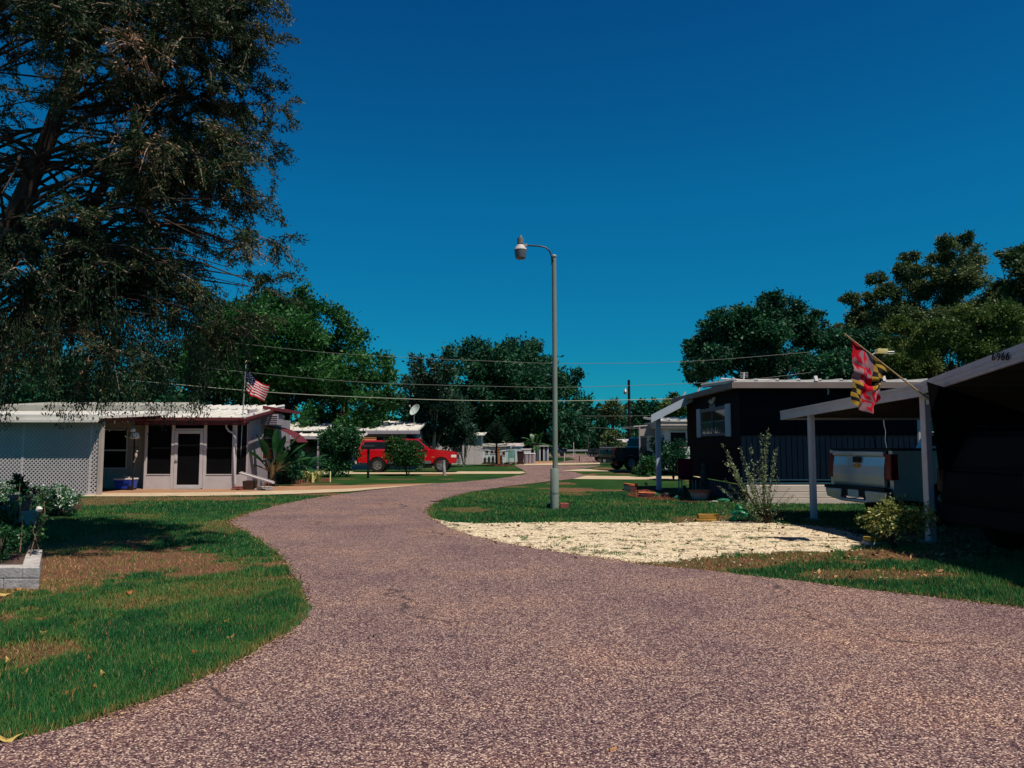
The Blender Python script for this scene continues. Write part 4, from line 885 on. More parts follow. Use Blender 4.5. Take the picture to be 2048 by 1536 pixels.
def small_building(name, label, x0, x1, y, z1, mat, roofmat, wins=(), cat='shed', depth=3, over=.2, posts=(), rise=.25):
    t = thing(name, label, cat, ((x0 + x1) / 2, y, 0)); w_ = MB(); siding(w_, x0, x1, y, 0, z1, .45, gap=.02); w_.box(x0, x1, y + .09, y + depth, .02, z1 - .01); w_.build('wall', mat, t)
    r = MB(); ribroof(r, x0 - over, x1 + over, y - over, z1 + .02, y + depth, z1 + rise, .6, rib=.04); r.build('roof', roofmat, t)
    for a, b, c, d in wins:
        q = MB(); q.box(a, b, y - .045, y - .022, c, d); wi = q.build('window', M_glass, t); f = MB(); framebox(f, a - .04, b + .04, c - .04, d + .04, y - .02, .04, .035); f.build('frame', M_white, wi)
    for px_ in posts:
        p = MB(); p.box(px_ - .05, px_ + .05, y - over - .6, y - over - .5, 0, z1); p.build('post', M_white, t)
    return t
y = 58; small_building('white_trailer', 'white trailer half hidden by the feathery tree', X(820, y), X(962, y), y, 2.25, M_white, M_whitemetal, [(X(838, y), X(858, y), 1.0, 1.8), (X(905, y), X(925, y), .9, 1.9)], 'house', 4, .3, [X(842, y), X(880, y), X(938, y)])
def porch_rail():
    y = 57.0; t = thing('porch_railing', 'white baluster railing before the half hidden trailer', 'railing', (X(858, y), y, 0)); m = MB()
    for i in range(24): x = X(838, y) + i * .105; m.box(x, x + .04, y, y + .04, .15, .95)
    m.build('balusters', M_white, t); m = MB(); m.box(X(838, y) - .03, X(838, y) + 2.6, y - .02, y + .06, .95, 1.02); m.box(X(838, y) - .03, X(838, y) + 2.6, y, y + .04, .1, .16); m.build('rail', M_white, t)
porch_rail()
y = 62; wn = [(X(a, y), X(a + 4.5, y), Z(907, y), Z(901, y)) for a in (972, 982, 989)] + [(X(1005, y), X(1010, y), Z(910, y), Z(903, y))]
small_building('white_shed', 'low white building with a row of small square windows', X(960, y), X(1012, y), y, Z(893, y), M_palew, M_oldroof, wn, 'building', 3, .1)
def fences():
    y = 61.0; t = thing('white_fence', 'white fence panel stepping down beside the low white building', 'fence', (X(955, y), y, 0)); m = MB()
    m.prism([(X(948, y), y, 0), (X(962, y), y, 0), (X(962, y), y, Z(900, y)), (X(958, y), y, Z(908, y)), (X(952, y), y, Z(916, y)), (X(948, y), y, Z(920, y))], (0, .05, 0)); m.build('panel', M_palew, t); m = MB(); m.box(X(961, y), X(963, y), y - .03, y + .09, 0, Z(896, y)); m.build('post', M_white, t)
fences()
y = 66; small_building('pale_blue_house', 'pale blue sided house wall behind the teal chair', X(1010, y), X(1046, y), y, Z(892, y), M_palew, M_white, [], 'house', 4, .1, [X(1022, y)])
y = 63; small_building('pale_cabinet_shed', 'narrow pale blue shed beside the dark wheelie bin', X(1044, y), X(1062, y), y, Z(899, y), M_palew, M_white, [(X(1048.5, y), X(1053, y), Z(911, y), Z(906, y))], 'shed', 2.2, .05, rise=.05)
y = 64
for i, px in enumerate((1052, 1059, 1066)):
    x = X(px, y - 3); t = thing('dustbin', ['grey bin at the left of three beside the narrow shed', 'middle grey bin of three beside the narrow shed', 'grey bin at the right of three beside the narrow shed'][i], 'bin', (x, y - 3, 0), group='grey bins by the pale sheds'); m = MB(); m.lathe([(.18, 0), (.22, .75)], (x, y - 3, 0), 12); m.build('body', M_greyside, t); m = MB(); m.lathe([(.24, .75), (.24, .79), (.10, .84)], (x, y - 3, 0), 12); m.build('lid', M_white, t)
y = 70; t = thing('colonnade', 'row of blue and white porch posts beyond the small palm', 'porch', (X(1085, y), y, 0)); m = MB()
for px in (1068, 1078, 1086, 1094): m = MB(); m.box(X(px, y), X(px + 3, y), y, y + .15, 0, Z(893, y)); m.build('post', M_white, t)
for a, b in ((1071, 1078), (1089, 1094)): m = MB(); m.box(X(a, y), X(b, y), y + .05, y + .1, 0, Z(896, y)); m.build('panel', pm('blue_panel', (.05, .12, .2), .6), t)
m = MB(); m.box(X(1066, y), X(1098, y), y - .1, y + 2.5, Z(893, y), Z(891, y)); m.build('roof', M_white, t); m = MB(); m.box(X(1066, y), X(1098, y), y + 2.3, y + 2.4, 0, Z(893, y)); m.build('wall', M_dark, t)
def bits():
    b = G(1041, 930); t = thing('wheelie_bin', 'dark brown wheelie bin at the road edge', 'bin', (b.x, b.y, 0)); m = MB(); h = .98; m.hexa([(b.x - .2, b.y - .25, .06), (b.x + .2, b.y - .25, .06), (b.x + .2, b.y + .25, .06), (b.x - .2, b.y + .25, .06), (b.x - .26, b.y - .3, h), (b.x + .26, b.y - .3, h), (b.x + .26, b.y + .3, h), (b.x - .26, b.y + .3, h)]); m.build('body', pm('bin_brown', (.035, .018, .02), .5), t, bevel=.02)
    m = MB(); m.hexa([(b.x - .29, b.y - .34, h), (b.x + .29, b.y - .34, h), (b.x + .29, b.y + .34, h), (b.x - .29, b.y + .34, h), (b.x - .25, b.y - .3, h + .06), (b.x + .25, b.y - .3, h + .06), (b.x + .25, b.y + .3, h + .06), (b.x - .25, b.y + .3, h + .06)]); m.build('lid', pm('bin_lid', (.03, .015, .018), .5), t, bevel=.02)
    for s in (-1, 1): m = MB(); m.lathe([(.11, -.03), (.11, .03)], (b.x + s * .22, b.y + .26, .11), 12, axis=(1, 0, 0)); m.build('wheel', M_black, t)
    # teal garden chair
    b = G(1023, 925); t = thing('garden_chair', 'teal plastic garden chair on the lawn by the pale blue wall', 'chair', (b.x, b.y, 0)); mt = pm('teal_plastic', (.01, .22, .19), .5)
    m = MB(); m.box(b.x - .28, b.x + .28, b.y - .28, b.y + .28, .40, .44); m.build('seat', mt, t); m = MB()
    for k in range(5): m.box(b.x - .27 + k * .115, b.x - .19 + k * .115, b.y + .24, b.y + .28, .44, .98)
    m.build('backrest', mt, t)
    for sx in (-.26, .26):
        for sy in (-.26, .26): m = MB(); m.box(b.x + sx - .03, b.x + sx + .03, b.y + sy - .03, b.y + sy + .03, 0, .40); m.build('leg', mt, t)
        m = MB(); m.box(b.x + sx - .035, b.x + sx + .035, b.y - .28, b.y + .26, .62, .66); m.build('armrest', mt, t)
    # dark hose coil by the bin
    b = G(1019, 928.5); m = MB(); m.lathe([(.30, .0), (.42, .0), (.46, .06), (.42, .12), (.30, .12), (.27, .06), (.30, 0)], (b.x, b.y, 0), 20); o = m.build('hose_coil', M_black, None, smooth=True); tag(o, 'black coiled hose on the grass left of the wheelie bin', 'hose')
    # black mailbox post
    b = G(736, 957); t = thing('mailbox', 'black mailbox on a dark square post in the lawn', 'mailbox', b); m = MB(); m.box(b.x - .05, b.x + .05, b.y - .05, b.y + .05, 0, 1.35); m.build('post', M_black, t)
    m = MB(); z = 1.33; pr = [(-.12, 0), (.12, 0), (.12, .12)] + [(.12 * math.cos(a), .12 + .1 * math.sin(a)) for a in (PI * .25, PI * .5, PI * .75)] + [(-.12, .12)]; m.prism([(b.x - .32, b.y + p_, z + q_) for p_, q_ in pr], (.62, 0, 0)); m.build('box', M_black, t)
    # short pale bollard
    b = G(889, 951); m = MB(); m.tube([b, b + Vector((-.06, 0, .72))], .085, 12); m.tube([b + Vector((-.06, 0, .72)), b + Vector((-.062, 0, .75))], .095, 12); o = m.build('bollard', M_conc2, None); tag(o, 'short pale round post on the lawn by the red pickup wheel', 'bollard')
    # red brick edging left bed
    pts = GP([(532, 972), (560, 967.5), (600, 965.5), (640, 963.5), (662, 961.5)]); sp = smoothpts(pts, 5); k = 0; t = thing('brick_edging', 'low red brick edging around the strappy plants', 'edging', (pts[0][0], pts[0][1], 0)); m = MB()
    for a, b2 in zip(sp[:-1], sp[1:]): m.beam((a[0], a[1], .06), (b2[0] * .97 + a[0] * .03, b2[1] * .97 + a[1] * .03, .06), .12, .12)
    m.build('bricks', M_redbrick, t)
    # blue bag/chair shape behind banana
    x = X(563, 34); m = MB(); m.prism([(x - .12, 34, .25), (x + .2, 34, .2), (x + .12, 34, .7), (x - .15, 34, 1.0)], (0, .25, 0)); o = m.build('blue_tarp', pm('blue_tarp', (.01, .09, .28), .5), None, bevel=.03); tag(o, 'blue folded tarp standing in the shade behind the banana plant', 'tarp')
    # far: utility pole with lamp
    yy = 85.0; x = X(1258.5, yy); t = thing('utility_pole', 'tall dark wooden utility pole with a small lamp at its top', 'utility pole', (x, yy, 0)); m = MB(); m.tube([(x, yy, 0), (x, yy, Z(760, yy))], [.19, .15], 10); m.build('pole', pm('creosoted_wood', (.02, .014, .012), .9, .3, 8), t)
    m = MB(); m.tube([(x, yy, Z(778, yy)), (x - .45, yy, Z(780, yy))], .03, 6); m.build('arm', M_steel, t); m = MB(); m.lathe([(.04, .35), (.1, .25), (.16, .05), (.2, 0), (.19, -.22), (.15, -.3)], (x - .42, yy, Z(783, yy)), 12); m.build('lamp_head', M_steel, t, smooth=True)
    for px, y0, y1, yq, mt, lb in ((1147, 884, 912, 92, M_white, 'white marker post at the far street corner'), (1128.5, 906, 924, 68, M_white, 'short white stake beside the street lamp pole'), (1158, 912, 926, 66, M_black, 'thin black stake right of the white stake')):
        m = MB(); m.box(X(px, yq) - .035, X(px, yq) + .035, yq, yq + .05, 0, Z(y0, yq)); o = m.build('marker_post', mt, None); tag(o, lb, 'post')
    yg = 104; t = thing('guard_rail', 'long pale guard rail at the far end of the street', 'guard rail', (X(1160, yg), yg, 0)); m = MB(); m.box(X(1060, yg), X(1215, yg), yg, yg + .05, .48, .78); m.box(X(1060, yg), X(1215, yg), yg - .03, yg, .54, .60); m.build('rail', M_steel, t)
    for i in range(8): m = MB(); xx = X(1065 + i * 21, yg); m.box(xx, xx + .12, yg + .05, yg + .17, 0, .72); m.build('post', M_steel, t)
    # dark blue camper trailer far
    yg = 92; x0, x1 = X(1097, yg), X(1134, yg); t = thing('camper_trailer', 'dark blue low trailer parked at the far street corner', 'trailer', ((x0 + x1) / 2, yg, 0)); m = MB(); m.box(x0, x1, yg, yg + 2, .55, Z(887, yg)); m.build('body', pm('dark_blue', (.012, .025, .07), .4), t, bevel=.08)
    m = MB(); m.box(x0 + .05, x1 - .02, yg - .02, yg, .98, 1.05); m.box(x0 + .05, x1 - .02, yg - .02, yg, 1.25, 1.31); m.build('stripe', M_steel, t)
    for xx in (x0 + .6, x1 - .6): m = MB(); m.lathe([(.30, -.1), (.32, .1)], (xx, yg + .1, .32), 12, axis=(0, 1, 0)); m.build('wheel', M_black, t)
    # small ornaments at the low white building
    for i, px in enumerate((970, 978, 986, 1002)):
        b = W(px, 887, 60); m = MB(); m.lathe([(.13, 0), (.16, .08), (.1, .2), (.13, .36), (.05, .5 + .06 * i)], (b.x, 60, 0), 8); o = m.build('garden_ornament', pm('ornament', (.03, .025, .025), .7), None, smooth=True); tag(o, ['small dark ornament at the left end of the low white wall', 'dark squat ornament second along the low white wall', 'dark ornament just left of the norfolk pine trunk', 'dark ornament right of the norfolk pine trunk'][i], 'ornament', 'dark ornaments along the low white wall')
    b = W(997.5, 887, 56); m = MB(); m.box(b.x - .1, b.x + .1, 56, 56.12, 0, 1.35); o = m.build('wood_post', pm('orange_wood', (.42, .17, .07), .8, .2), None); tag(o, 'orange brown wooden post beside the norfolk pine', 'post')
bits()

# ------------------------------------------------------------ street lamp
def street_lamp():
    b = G(1111, 1018); d = b.y; t = thing('street_lamp', 'tall grey street lamp with curved arm and hanging lantern', 'street lamp', b)
    mp = pm('pole_galvanised', (.19, .235, .20), .6, .12, 3, dirt=.35, sc3=(1, 1, .3)); zt = Z(514, d)
    m = MB(); m.tube([(b.x - .005, d, 0), (b.x, d, zt * .5), (b.x - .01, d, zt)], [.068, .062, .056], 18); m.build('pole', mp, t, smooth=True)
    m = MB(); m.lathe([(.07, 0), (.072, .03), (.055, .05)], (b.x - .01, d, zt), 16); m.build('cap', M_steel, t)
    m = MB(); zs = Z(938, d); m.lathe([(.105, 0), (.105, zs), (.098, zs + .01), (.06, zs + .015)], (b.x - .02, d, 0), 20); m.lathe([(.112, .38), (.112, .42)], (b.x - .02, d, 0), 20); m.build('sleeve', mp, t, smooth=True)
    a0 = Vector((b.x - .06, d - .02, Z(522, d))); pts = [a0, W(1103, 512, d), W(1099, 502, d), W(1091, 495, d), W(1078, 492, d), W(1052, 491, d)]
    m = MB(); m.tube(pts, .02, 8); m.build('arm', M_black, t, smooth=True)
    m = MB(); m.tube([a0 + Vector((.0, -.01, 0)), a0 + Vector((-.03, -.02, -.12))], .008, 5); m.tube([a0 + Vector((.02, 0, .02)), a0 + Vector((.02, 0, -.03))], .04, 8); m.build('bracket', M_black, t)
    cx = W(1041, 500, d).x; z = lambda py: Z(py, d)
    m = MB(); m.lathe([(.045, z(490)), (.085, z(488)), (.085, z(477)), (.05, z(476)), (.045, z(474))], (cx, d, 0), 16); h = m.build('lamp_head', pm('lamp_body', (.16, .165, .17), .5, .1), t, smooth=True)
    m = MB(); m.lathe([(.085, z(490)), (.155, z(498)), (.16, z(500)), (.15, z(499.5))], (cx, d, 0), 18); m.build('reflector', M_white, h, smooth=True)
    m = MB(); m.lathe([(.155, z(500)), (.15, z(508)), (.135, z(516)), (.10, z(518))], (cx, d, 0), 18); gm, nt_, bb = newmat('lamp_glass'); bb.inputs['Base Color'].default_value = (.10, .11, .12, 1); bb.inputs['Roughness'].default_value = .25; m.build('lens', gm, h, smooth=True)
    m = MB(); m.lathe([(.035, z(476)), (.04, z(474)), (.035, z(471)), (.01, z(470.5))], (cx, d, 0), 12); m.build('photocell', pm('photocell', (.2, .3, .32), .4), h, smooth=True)
    m = MB(); m.box(cx + .08, cx + .17, d - .03, d + .03, z(493), z(488)); m.build('coupling', M_steel, h)
    for i, (a, w_, hh, mt) in enumerate(((1128, .22, .13, M_redbrick), (1100, .16, .12, M_black))):
        x = X(a, d + .1); m = MB(); m.box(x - w_ / 2, x + w_ / 2, d + .05, d + .25, 0, hh); o = m.build('edging_block', mt, None, bevel=.012); tag(o, ['reddish block at the right foot of the street lamp', 'dark block at the left foot of the street lamp'][i], 'block')
street_lamp()

# overhead wires
mw = pm('cable_pale', (.30, .32, .24), .6, .05); mw2 = pm('cable_grey', (.16, .17, .15), .6, .05)
for i, (pts, d, r, mt, lb) in enumerate([
    ([(260, 761), (310, 765), (560, 786), (850, 799), (1100, 802), (1370, 797), (1500, 790)], 38, .020, mw, 'thickest pale overhead cable crossing the street lamp low'),
    ([(400, 735), (700, 763), (1000, 773), (1160, 774), (1450, 763), (1660, 740), (1690, 736)], 37, .011, mw2, 'thin overhead cable between the highest and thickest ones'),
    ([(470, 686), (690, 708), (1000, 723), (1160, 727), (1390, 722), (1680, 699), (1720, 695)], 36, .010, mw2, 'highest thin overhead cable above the tree tops'),
    ([(1160, 832), (1250, 832), (1300, 831)], 84, .018, mw2, 'short upper cable passing behind the dark utility pole'),
    ([(1165, 855), (1250, 857), (1290, 856)], 84, .018, mw2, 'short lower cable passing behind the dark utility pole')]):
    m = MB(); m.tube([W(x, y, d) for x, y in smoothpts(pts, 6)], r, 5); o = m.build('overhead_cable', mt, None, smooth=True); tag(o, lb, 'cable', 'overhead cables')

# ------------------------------------------------------------ navy mobile home on the right
def navy_home():
    t = thing('navy_mobile_home', 'dark navy mobile home with shuttered window and eagle emblem', 'house', (9, 22, 0)); yf = 20.2; x0 = 6.15; x1 = 15.5; yb = 26.3; zt = 3.12
    w1 = MB(); siding(w1, x0, x1, yf, .50, 1.76, .15, gap=.02); w1.build('lower_siding', M_navy, t); w1 = MB(); siding(w1, x0, x1, yf + .01, 1.76, zt, .3, gap=.012); siding_x(w1, x0, yf, yb, 1.52, zt, .4, gap=.012); w1.box(x0 + .06, x1, yf + .1, yb, .52, zt - .02); w1.build('upper_wall', M_navyshade, t)
    lo = MB(); siding_x(lo, x0 + .09, yf + .1, yb, .5, 1.5, .4, gap=.02); lo.box(x0 - .03, x0 + .0, yf + .05, yb, 1.49, 1.53); lo.build('nose_panel', pm('dark_taupe', (.010, .007, .006), .8, .15), t)
    r = MB(); ribroof(r, x0 - .28, x1, yf - .42, 3.28, yf + 3, 3.42, .55, th=.08, rib=.035, rw=.05); r.build('roof', M_whitemetal, t)
    f = MB(); f.box(x0 - .3, x1, yf - .46, yf - .42, 3.06, 3.22); f.box(x0 - .34, x0 - .30, yf - .46, yb + 1.0, 3.06, 3.22); f.box(x0 - .3, x0, yf - .42, yb + .2, 3.10, 3.16); f.box(x0, x1, yf - .42, yf, 3.10, 3.14); f.build('fascia', M_brownfascia, t)
    cl = MB()
    for yy in (20.0, 21.6, 23.6, 25.6): cl.beam((x0 - .30, yy, 3.22), (x0 - .22, yy, 3.36), .08, .04)
    for xx in (x0 + 1.9, x0 + 3.7): cl.beam((xx, yf - .44, 3.24), (xx, yf - .38, 3.38), .08, .05)
    cl.build('roof_clamp', M_white, t)
    # window on the end wall
    xa = x0 - .03; ya, yb2 = 21.45, 24.25; z0, z1 = 1.86, 2.66
    g = MB(); g.box(xa + .0, xa + .008, ya, yb2, z0, z1); wi = g.build('window', M_glass, t); fr = MB(); ym = (ya + yb2) / 2; zm = (z0 + z1) / 2
    mf = pm('window_frame_blue', (.07, .11, .16), .5)
    fr.box(xa - .03, xa, ya, yb2, z1 - .07, z1 + .03); fr.box(xa - .03, xa, ya, yb2, z0 - .03, z0 + .05); fr.box(xa - .032, xa - .002, ym - .03, ym + .03, z0, z1); fr.box(xa - .02, xa - .004, ya, yb2, zm - .014, zm + .014); fr.build('frame', mf, wi)
    for a, b in ((ya - .48, ya - .02), (yb2 + .02, yb2 + .50)):
        s = MB(); s.box(xa - .04, xa, a, b, 1.80, 2.72)
        for k in range(16): s.box(xa - .052, xa - .04, a + .05, b - .05, 1.86 + k * .053, 1.89 + k * .053)
        s.build('shutter', M_shut, t, bevel=.004)
    cu = MB()
    for k in range(7): cu.blob((xa - .01, ya + .9 + k * .22, z0 + .12 + .05 * (k % 2)), .07, sq=(.15, 1.2, .7), jit=.3)
    cu.build('curtain_lace', M_greyside, wi)
    # eagle emblem: spread wings over a crescent of claws
    e = MB(); yc = 22.85; zc = 2.86; xx = x0 - .06
    def pr(l): e.prism([(xx, yc - a * 1.55, zc + b) for a, b in l], (.03, 0, 0))
    pr([(-.02, .10), (-.06, .05), (-.12, .12), (-.17, .06), (-.27, .05), (-.20, .0), (-.12, -.06), (-.05, -.04), (0, -.09), (.05, -.04), (.13, -.01), (.19, .05), (.27, .12), (.15, .13), (.05, .13), (.04, .06), (.0, .05)])
    pr([(-.17, -.06), (-.12, -.13), (-.06, -.16), (-.03, -.10), (-.05, -.17), (-.11, -.20), (-.16, -.15)]); pr([(.17, -.05), (.12, -.13), (.06, -.16), (.03, -.10), (.05, -.17), (.11, -.20), (.18, -.14)])
    e.build('eagle_emblem', pm('pale_emblem', (.42, .40, .38), .5), t)
    # skirting: lattice under the nose, boards along the side
    sk = MB(); xs = x0 - .04; sk.box(xs + .05, xs + .07, yf + .1, yb, 0, .48); sk.build('skirt_backing', M_dark, t); sk = MB(); lattice(sk, yf + .15, 24.2, .03, .47, xs, axis='y', pitch=.11); sk.build('lattice_skirt', pm('blue_grey_lattice', (.045, .06, .085), .6), t, recalc=False)
    bd = MB(); 
    for k, (za, zb) in enumerate(((.33, .49), (.17, .315), (.0, .155))): bd.box(x0 + .1, x1, yf - .10 - .03 * k, yf - .05 - .03 * k, za, zb)
    bd.box(x0 + .1, x1, yf - .06, yf - .02, 0, .50, 0); bd.build('skirt_boards', M_wood, t, bevel=.006)
    tr = MB(); tr.box(x0 + .05, x1, yf - .05, yf - .02, .53, .56); tr.box(x0 + .05, x1, yf - .045, yf - .02, .62, .64); tr.build('trim', pm('teal_trim', (.03, .10, .15), .5), t)
    # front door and louvred window with white blinds, seen under the carport
    bl = MB(); wx0 = X(1834, yf); 
    for k in range(16): bl.box(wx0, wx0 + .22, yf - .045, yf - .03, 1.50 + k * .048, 1.535 + k * .048)
    bl.box(wx0 - .02, wx0 + .24, yf - .03, yf - .021, 1.47, 2.32); bl.build('louvre_shutter', M_white, t)
    g = MB(); g.box(wx0 + .25, wx0 + 1.5, yf - .03, yf - .022, 1.5, 2.3); wi2 = g.build('window', M_glass, t); g = MB(); framebox(g, wx0 + .24, wx0 + 1.52, 1.48, 2.32, yf - .022, .05, .03); g.box(wx0 + .25, wx0 + 1.5, yf - .05, yf - .03, 1.88, 1.92); g.build('frame', M_white, wi2)
    g = MB(); g.box(wx0 + 1.55, wx0 + 3.2, yf - .03, yf - .022, 1.5, 2.3); g.build('window', M_glass, t)
    # side awning with post
    aw = MB(); ay0, ay1 = 25.2, 27.6; p = W(1303, 830, ay0); q = W(1366, 797, ay0); 
    aw.hexa([(p.x, ay0, p.z - .12), (q.x + .35, ay0, q.z - .02), (q.x + .9, ay1, q.z - .02), (p.x * 1.12, ay1, p.z - .12), (p.x, ay0, p.z - .04), (q.x + .35, ay0, q.z + .10), (q.x + .9, ay1, q.z + .10), (p.x * 1.12, ay1, p.z - .04)]); aw.build('awning_roof', M_brownfascia, t)
    aw = MB(); aw.hexa([(p.x - .02, ay0 - .05, p.z - .26), (q.x + .33, ay0 - .05, q.z - .10), (q.x + .33, ay0 - .005, q.z - .10), (p.x - .02, ay0 - .005, p.z - .26), (p.x - .02, ay0 - .05, p.z), (q.x + .33, ay0 - .05, q.z + .16), (q.x + .33, ay0 - .005, q.z + .16), (p.x - .02, ay0 - .005, p.z)]); aw.build('awning_fascia', M_shut, t)
    b = G(1318, 981); po = MB(); po.box(b.x - .085, b.x + .085, b.y - .07, b.y + .07, 0, 2.5); po.build('awning_post', M_shut, t, bevel=.01)
    # vent pipe / hanging hook
    h = MB(); h.tube([(8.4, yf - .3, 3.05), (8.42, yf - .3, 2.98), (8.40, yf - .3, 2.90)], .02, 5); h.build('hook', M_white, t)
    # tv aerial
    an = thing('roof_aerial', 'white cross shaped television aerial lying over the navy home roof', 'aerial', (X(1487, 22), 22, 3.35)); m = MB(); yv = 22.0; m.tube([W(1487, 768, yv), W(1488, 745, yv)], .022, 6)
    m.tube([W(1441, 757, yv - .5), W(1490, 760, yv)], .018, 5); m.tube([W(1490, 760, yv), W(1545, 759, yv + .6)], .02, 5); m.build('boom', M_white, an); m = MB()
    for k in range(4): m.tube([W(1480, 745 + k * 3, yv), W(1496, 745 + k * 3, yv)], .008, 4)
    m.build('elements', M_steel, an)
    # second antenna with yellow box on mast
    yv = 21.6; an = thing('box_antenna', 'yellow box antenna on a dark mast behind the flag', 'aerial', (X(1764, yv), yv, 3.3)); m = MB(); m.tube([W(1764, 775, yv), W(1764, 712, yv)], .02, 6); m.build('mast', M_black, an)
    m = MB(); a = W(1752, 706, yv); b2 = W(1773, 698, yv); m.box(a.x, b2.x, yv - .1, yv + .1, a.z, b2.z); m.build('box', pm('yellow_plastic', (.50, .42, .17), .5), an, bevel=.02)
    m = MB(); z1_ = Z(703, yv); z2_ = Z(707, yv); xa_, xb_ = X(1773, yv), X(1793, yv); m.tube([(xa_, yv, z1_), (xb_, yv, z1_), (xb_ + .02, yv, (z1_ + z2_) / 2), (xb_, yv, z2_), (xa_, yv, z2_)], .012, 5); m.tube([W(1738, 712, yv), W(1756, 703, yv)], .012, 5); m.build('loop', M_steel, an)
    m = MB(); m.tube([W(1766, 832, yf - .2), W(1768, 850, yf - .2), W(1771, 862, yf - .2), W(1770, 880, yf - .2), W(1774, 900, yf - .2)], .012, 5); o = m.build('hanging_cable', M_steel, None); tag(o, 'thin loose cable hanging down the navy wall behind the silver pickup', 'cable')
navy_home()

# grey-white neighbour home behind the navy one
def grey_home():
    y = 38.0; t = thing('grey_home', 'light grey home with dark window between the awning post and navy home', 'house', (X(1350, y), y, 0))
    x0, x1 = X(1328, y), X(1480, y); w_ = MB(); siding(w_, x0, x1, y, .3, Z(857, y), .4); w_.box(x0, x1, y + .1, y + 5, .3, Z(857, y)); w_.build('wall', M_palew, t)
    w_ = MB(); a = Z(857, y); b = Z(842, y); w_.box(x0 - .3, x1, y - .3, y + 4, a, b); w_.box(x0 - .32, x1, y - .34, y - .3, a + .12, a + .2); w_.build('roof_band', M_cream, t, bevel=.02)
    r = MB(); ribroof(r, x0 - .35, x1, y - .35, b + .02, y + 4, b + .3, .5); r.build('roof', M_whitemetal, t)
    g = MB(); g.box(X(1338, y), X(1372, y), y - .05, y - .022, Z(896, y), Z(863, y)); wi = g.build('window', M_glass, t); f = MB(); framebox(f, X(1337, y), X(1373, y), Z(897, y), Z(862, y), y - .022, .07, .04); f.build('frame', M_white, wi)
    # carport: white sloped roof and hanging board
    yy = 40.0; x0, x1 = X(1267, yy), X(1330, yy); m = MB(); m.hexa([(x0, yy, Z(854, yy)), (x1, yy, Z(849, yy)), (x1, yy + 4, Z(849, yy)), (x0, yy + 4, Z(854, yy)), (x0, yy, Z(853, yy) + .03), (x1, yy, Z(847, yy)), (x1, yy + 4, Z(845, yy)), (x0, yy + 4, Z(853, yy) + .05)]); m.build('carport_roof', M_white, t)
    m = MB(); m.box(X(1279, yy), X(1325, yy), yy + .05, yy + .1, Z(872, yy), Z(855, yy)); m.build('valance', M_cream, t)
    m = MB(); m.box(X(1279, yy) - .04, X(1279, yy) + .03, yy, yy + .07, 0, Z(854, yy)); m.build('post', M_greyside, t)
grey_home()
y = 70; small_building('grey_utility_shed', 'small grey shed roof showing over the black pickup tailgate', X(1205, y), X(1236, y), y, Z(887, y), M_greyside, M_steel, [], 'shed', 2, .1, rise=.05)
y = 64; small_building('cream_shed', 'cream white shed panel behind the black pickup bed', X(1240, y), X(1270, y), y, Z(884, y), M_cream, M_white, [], 'shed', 2, .1)

